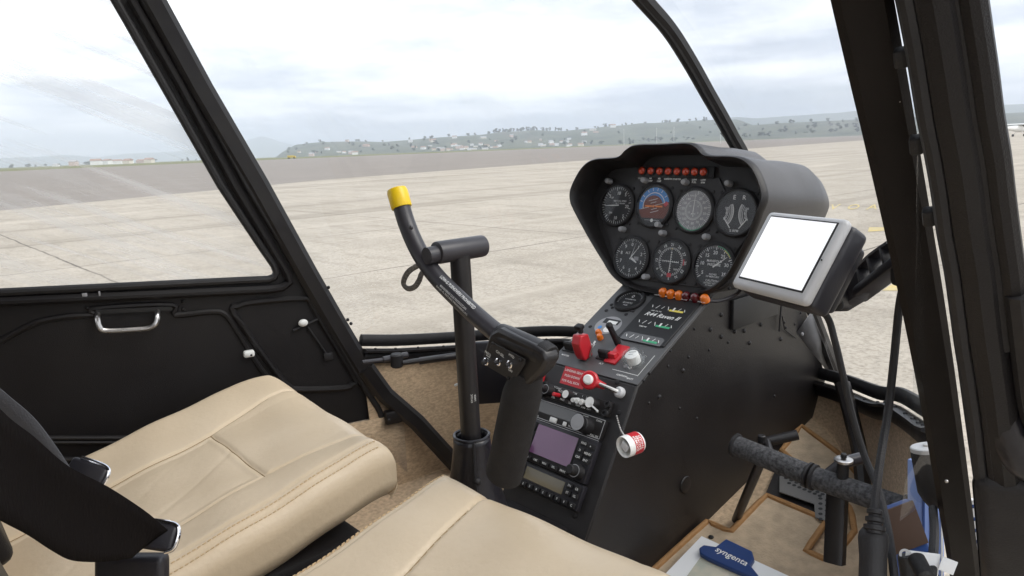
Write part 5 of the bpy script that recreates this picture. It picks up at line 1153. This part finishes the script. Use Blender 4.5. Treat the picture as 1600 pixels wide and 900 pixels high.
def latch(c, dirv, w, name):
    M = frame(c, dirv, (EYE-c).cross(dirv)); b = MB(); b.box(M, .040, w, .013, .004, 3); o = b.build(name, DKPL, bl_)
    b = MB(); b.tube(catmull([at(M, -.012, w/2+.001, .004), at(M, .014, w/2+.001, .004), at(M, .021, w/2-.005, .004), at(M, .021, -w/2+.005, .004), at(M, .014, -w/2, .004)], 5), .0022, 10); b.build('chrome_edge', CHROME, o)
latch(aD(136, 741, .74), cr*.95+cu*-.35, .024, 'tongue'); latch(aD(243, 838, .665), cr*.97-cu*.15, .024, 'tongue')
b = MB(); b.box(frame(aD(207, 895, .69), cr, cu*.95+cr*.2), .066, .036, .02, .006, 3); b.box(frame(aD(212, 925, .69), cr, cu), .05, .04, .016, .004); b.build('buckle', DKPL, bl_)
MB().box(frame(aD(161, 872, .665), cr, cu), .005, .004, .004, .001).build('release_button', RED, bl_)

# ================================================================== RIGHT SILL CLUTTER
ht_ = thing('torch', 'black cylindrical torch with pale end cap standing beside the right post', 'torch', aD(1455, 745, .80))
a, c = aD(1450, 702, .80), aD(1466, 790, .80); b = MB(); Z = zframe(a, c-a); L_ = (c-a).length; b.lathe(Z, [(.012, 0), (.0175, .001), (.018, .004), (.018, L_*.75), (.014, L_*.9), (.010, L_)], 24); b.build('barrel', RUB, ht_)
b = MB(); b.lathe(Z, [(.0165, -.004), (.0178, -.003), (.0178, .0012)], 24); b.build('end_cap', LGREY, ht_); b = MB(); b.lathe(Z, [(.0045, -.0062), (.0045, 0)], 14); b.build('end_stud', STEEL, ht_)
bf = thing('chart_folder', 'pale blue striped chart folder standing upright against the right sill', 'folder', aD(1445, 820, .82))
b = MB(); M = frame(aD(1446, 820, .84), cr, cu*.99+cr*-.08); b.box(M, .028, .15, .03, .003); b.build('cover', BLUES, bf)
for k in (-.4, -.1, .35): MB().box(sub(M, k*.028, 0, .0158), .0022, .148, .001).build('stripe', WHITE if k > -.3 else BLUEP, bf)
bk_ = thing('document_pouch', 'dark blue and brown pouch leaning against the pale blue folder', 'pouch', aD(1422, 850, .80))
b = MB(); M = frame(aD(1421, 868, .80), cr*.94+cu*.35, cu*.94-cr*.35); b.box(M, .045, .12, .012, .004); b.build('pouch_body', BLUEP, bk_); b = MB(); b.box(sub(M, .0, .035, .007), .044, .05, .003, .001); b.build('pouch_flap', mat('dark_brown_cloth', (.06, .035, .025), .9), bk_)
ct = thing('cable_tag', 'white rounded paper tag on the black cord beside the power plug', 'tag', aD(1440, 880, .62))
b = MB(); M = frame(aD(1440, 884, .62), cr*.98-cu*.12, cu); b.box(M, .030, .024, .0012, .0005); b.ringflat(sub(M, -.006, .002), .004, .0055, 0, 6.283, .0009, 1, 20); b.build('tag_card', [PAPER, BLACK], ct); b = MB(); b.box(sub(M, .020, .004, .004) @ Matrix.Rotation(-.25, 4, 'Z'), .014, .012, .001, .0004); b.build('tag_end', PAPER, ct)
hj = thing('headset_jack', 'black headset jack plug lying over the white paper tag', 'plug', aD(1440, 880, .6))
b = MB(); b.cyl(aD(1430, 870, .6), aD(1448, 905, .58), .007, 16, bev=.002); b.build('jack_body', RUB, hj); b = MB(); b.cyl(aD(1415, 868, .62), aD(1420, 905, .62), .0065, 16, bev=.001); b.ringflat(zframe(aD(1415, 867, .619), EYE-aD(1415, 867, .619)), .003, .005, 0, 6.283, .0005, 1, 18); b.build('jack_sleeve', [RUB, LGREY], hj)
b = MB(); b.tube(catmull([aD(1458, 795, .72), aD(1460, 830, .68), aD(1458, 870, .64), aD(1455, 910, .6)], 6), .004, 10); tag(b.build('cord', RUB), 'black cord running down the right post below the torch', 'cord')
# rope seen through the gap of the right door
b = MB(); RP = [aD(1519, 780, .80), aD(1521, 815, .80), aD(1523, 850, .80), aD(1524, 890, .80), aD(1524, 930, .80)]
b.tube(catmull(RP, 6), .0048, 10); rp_ = b.build('door_rope', WHITE); tag(rp_, 'blue and white checked rope hanging in the gap behind the right post', 'rope')
for k in range(7): b = MB(); p = catmull(RP, 6)[2+k*3]; b.sphere(p, .0056, 10, sq=(1, 1, .8)); b.build('blue_fleck', BLUEP, rp_)
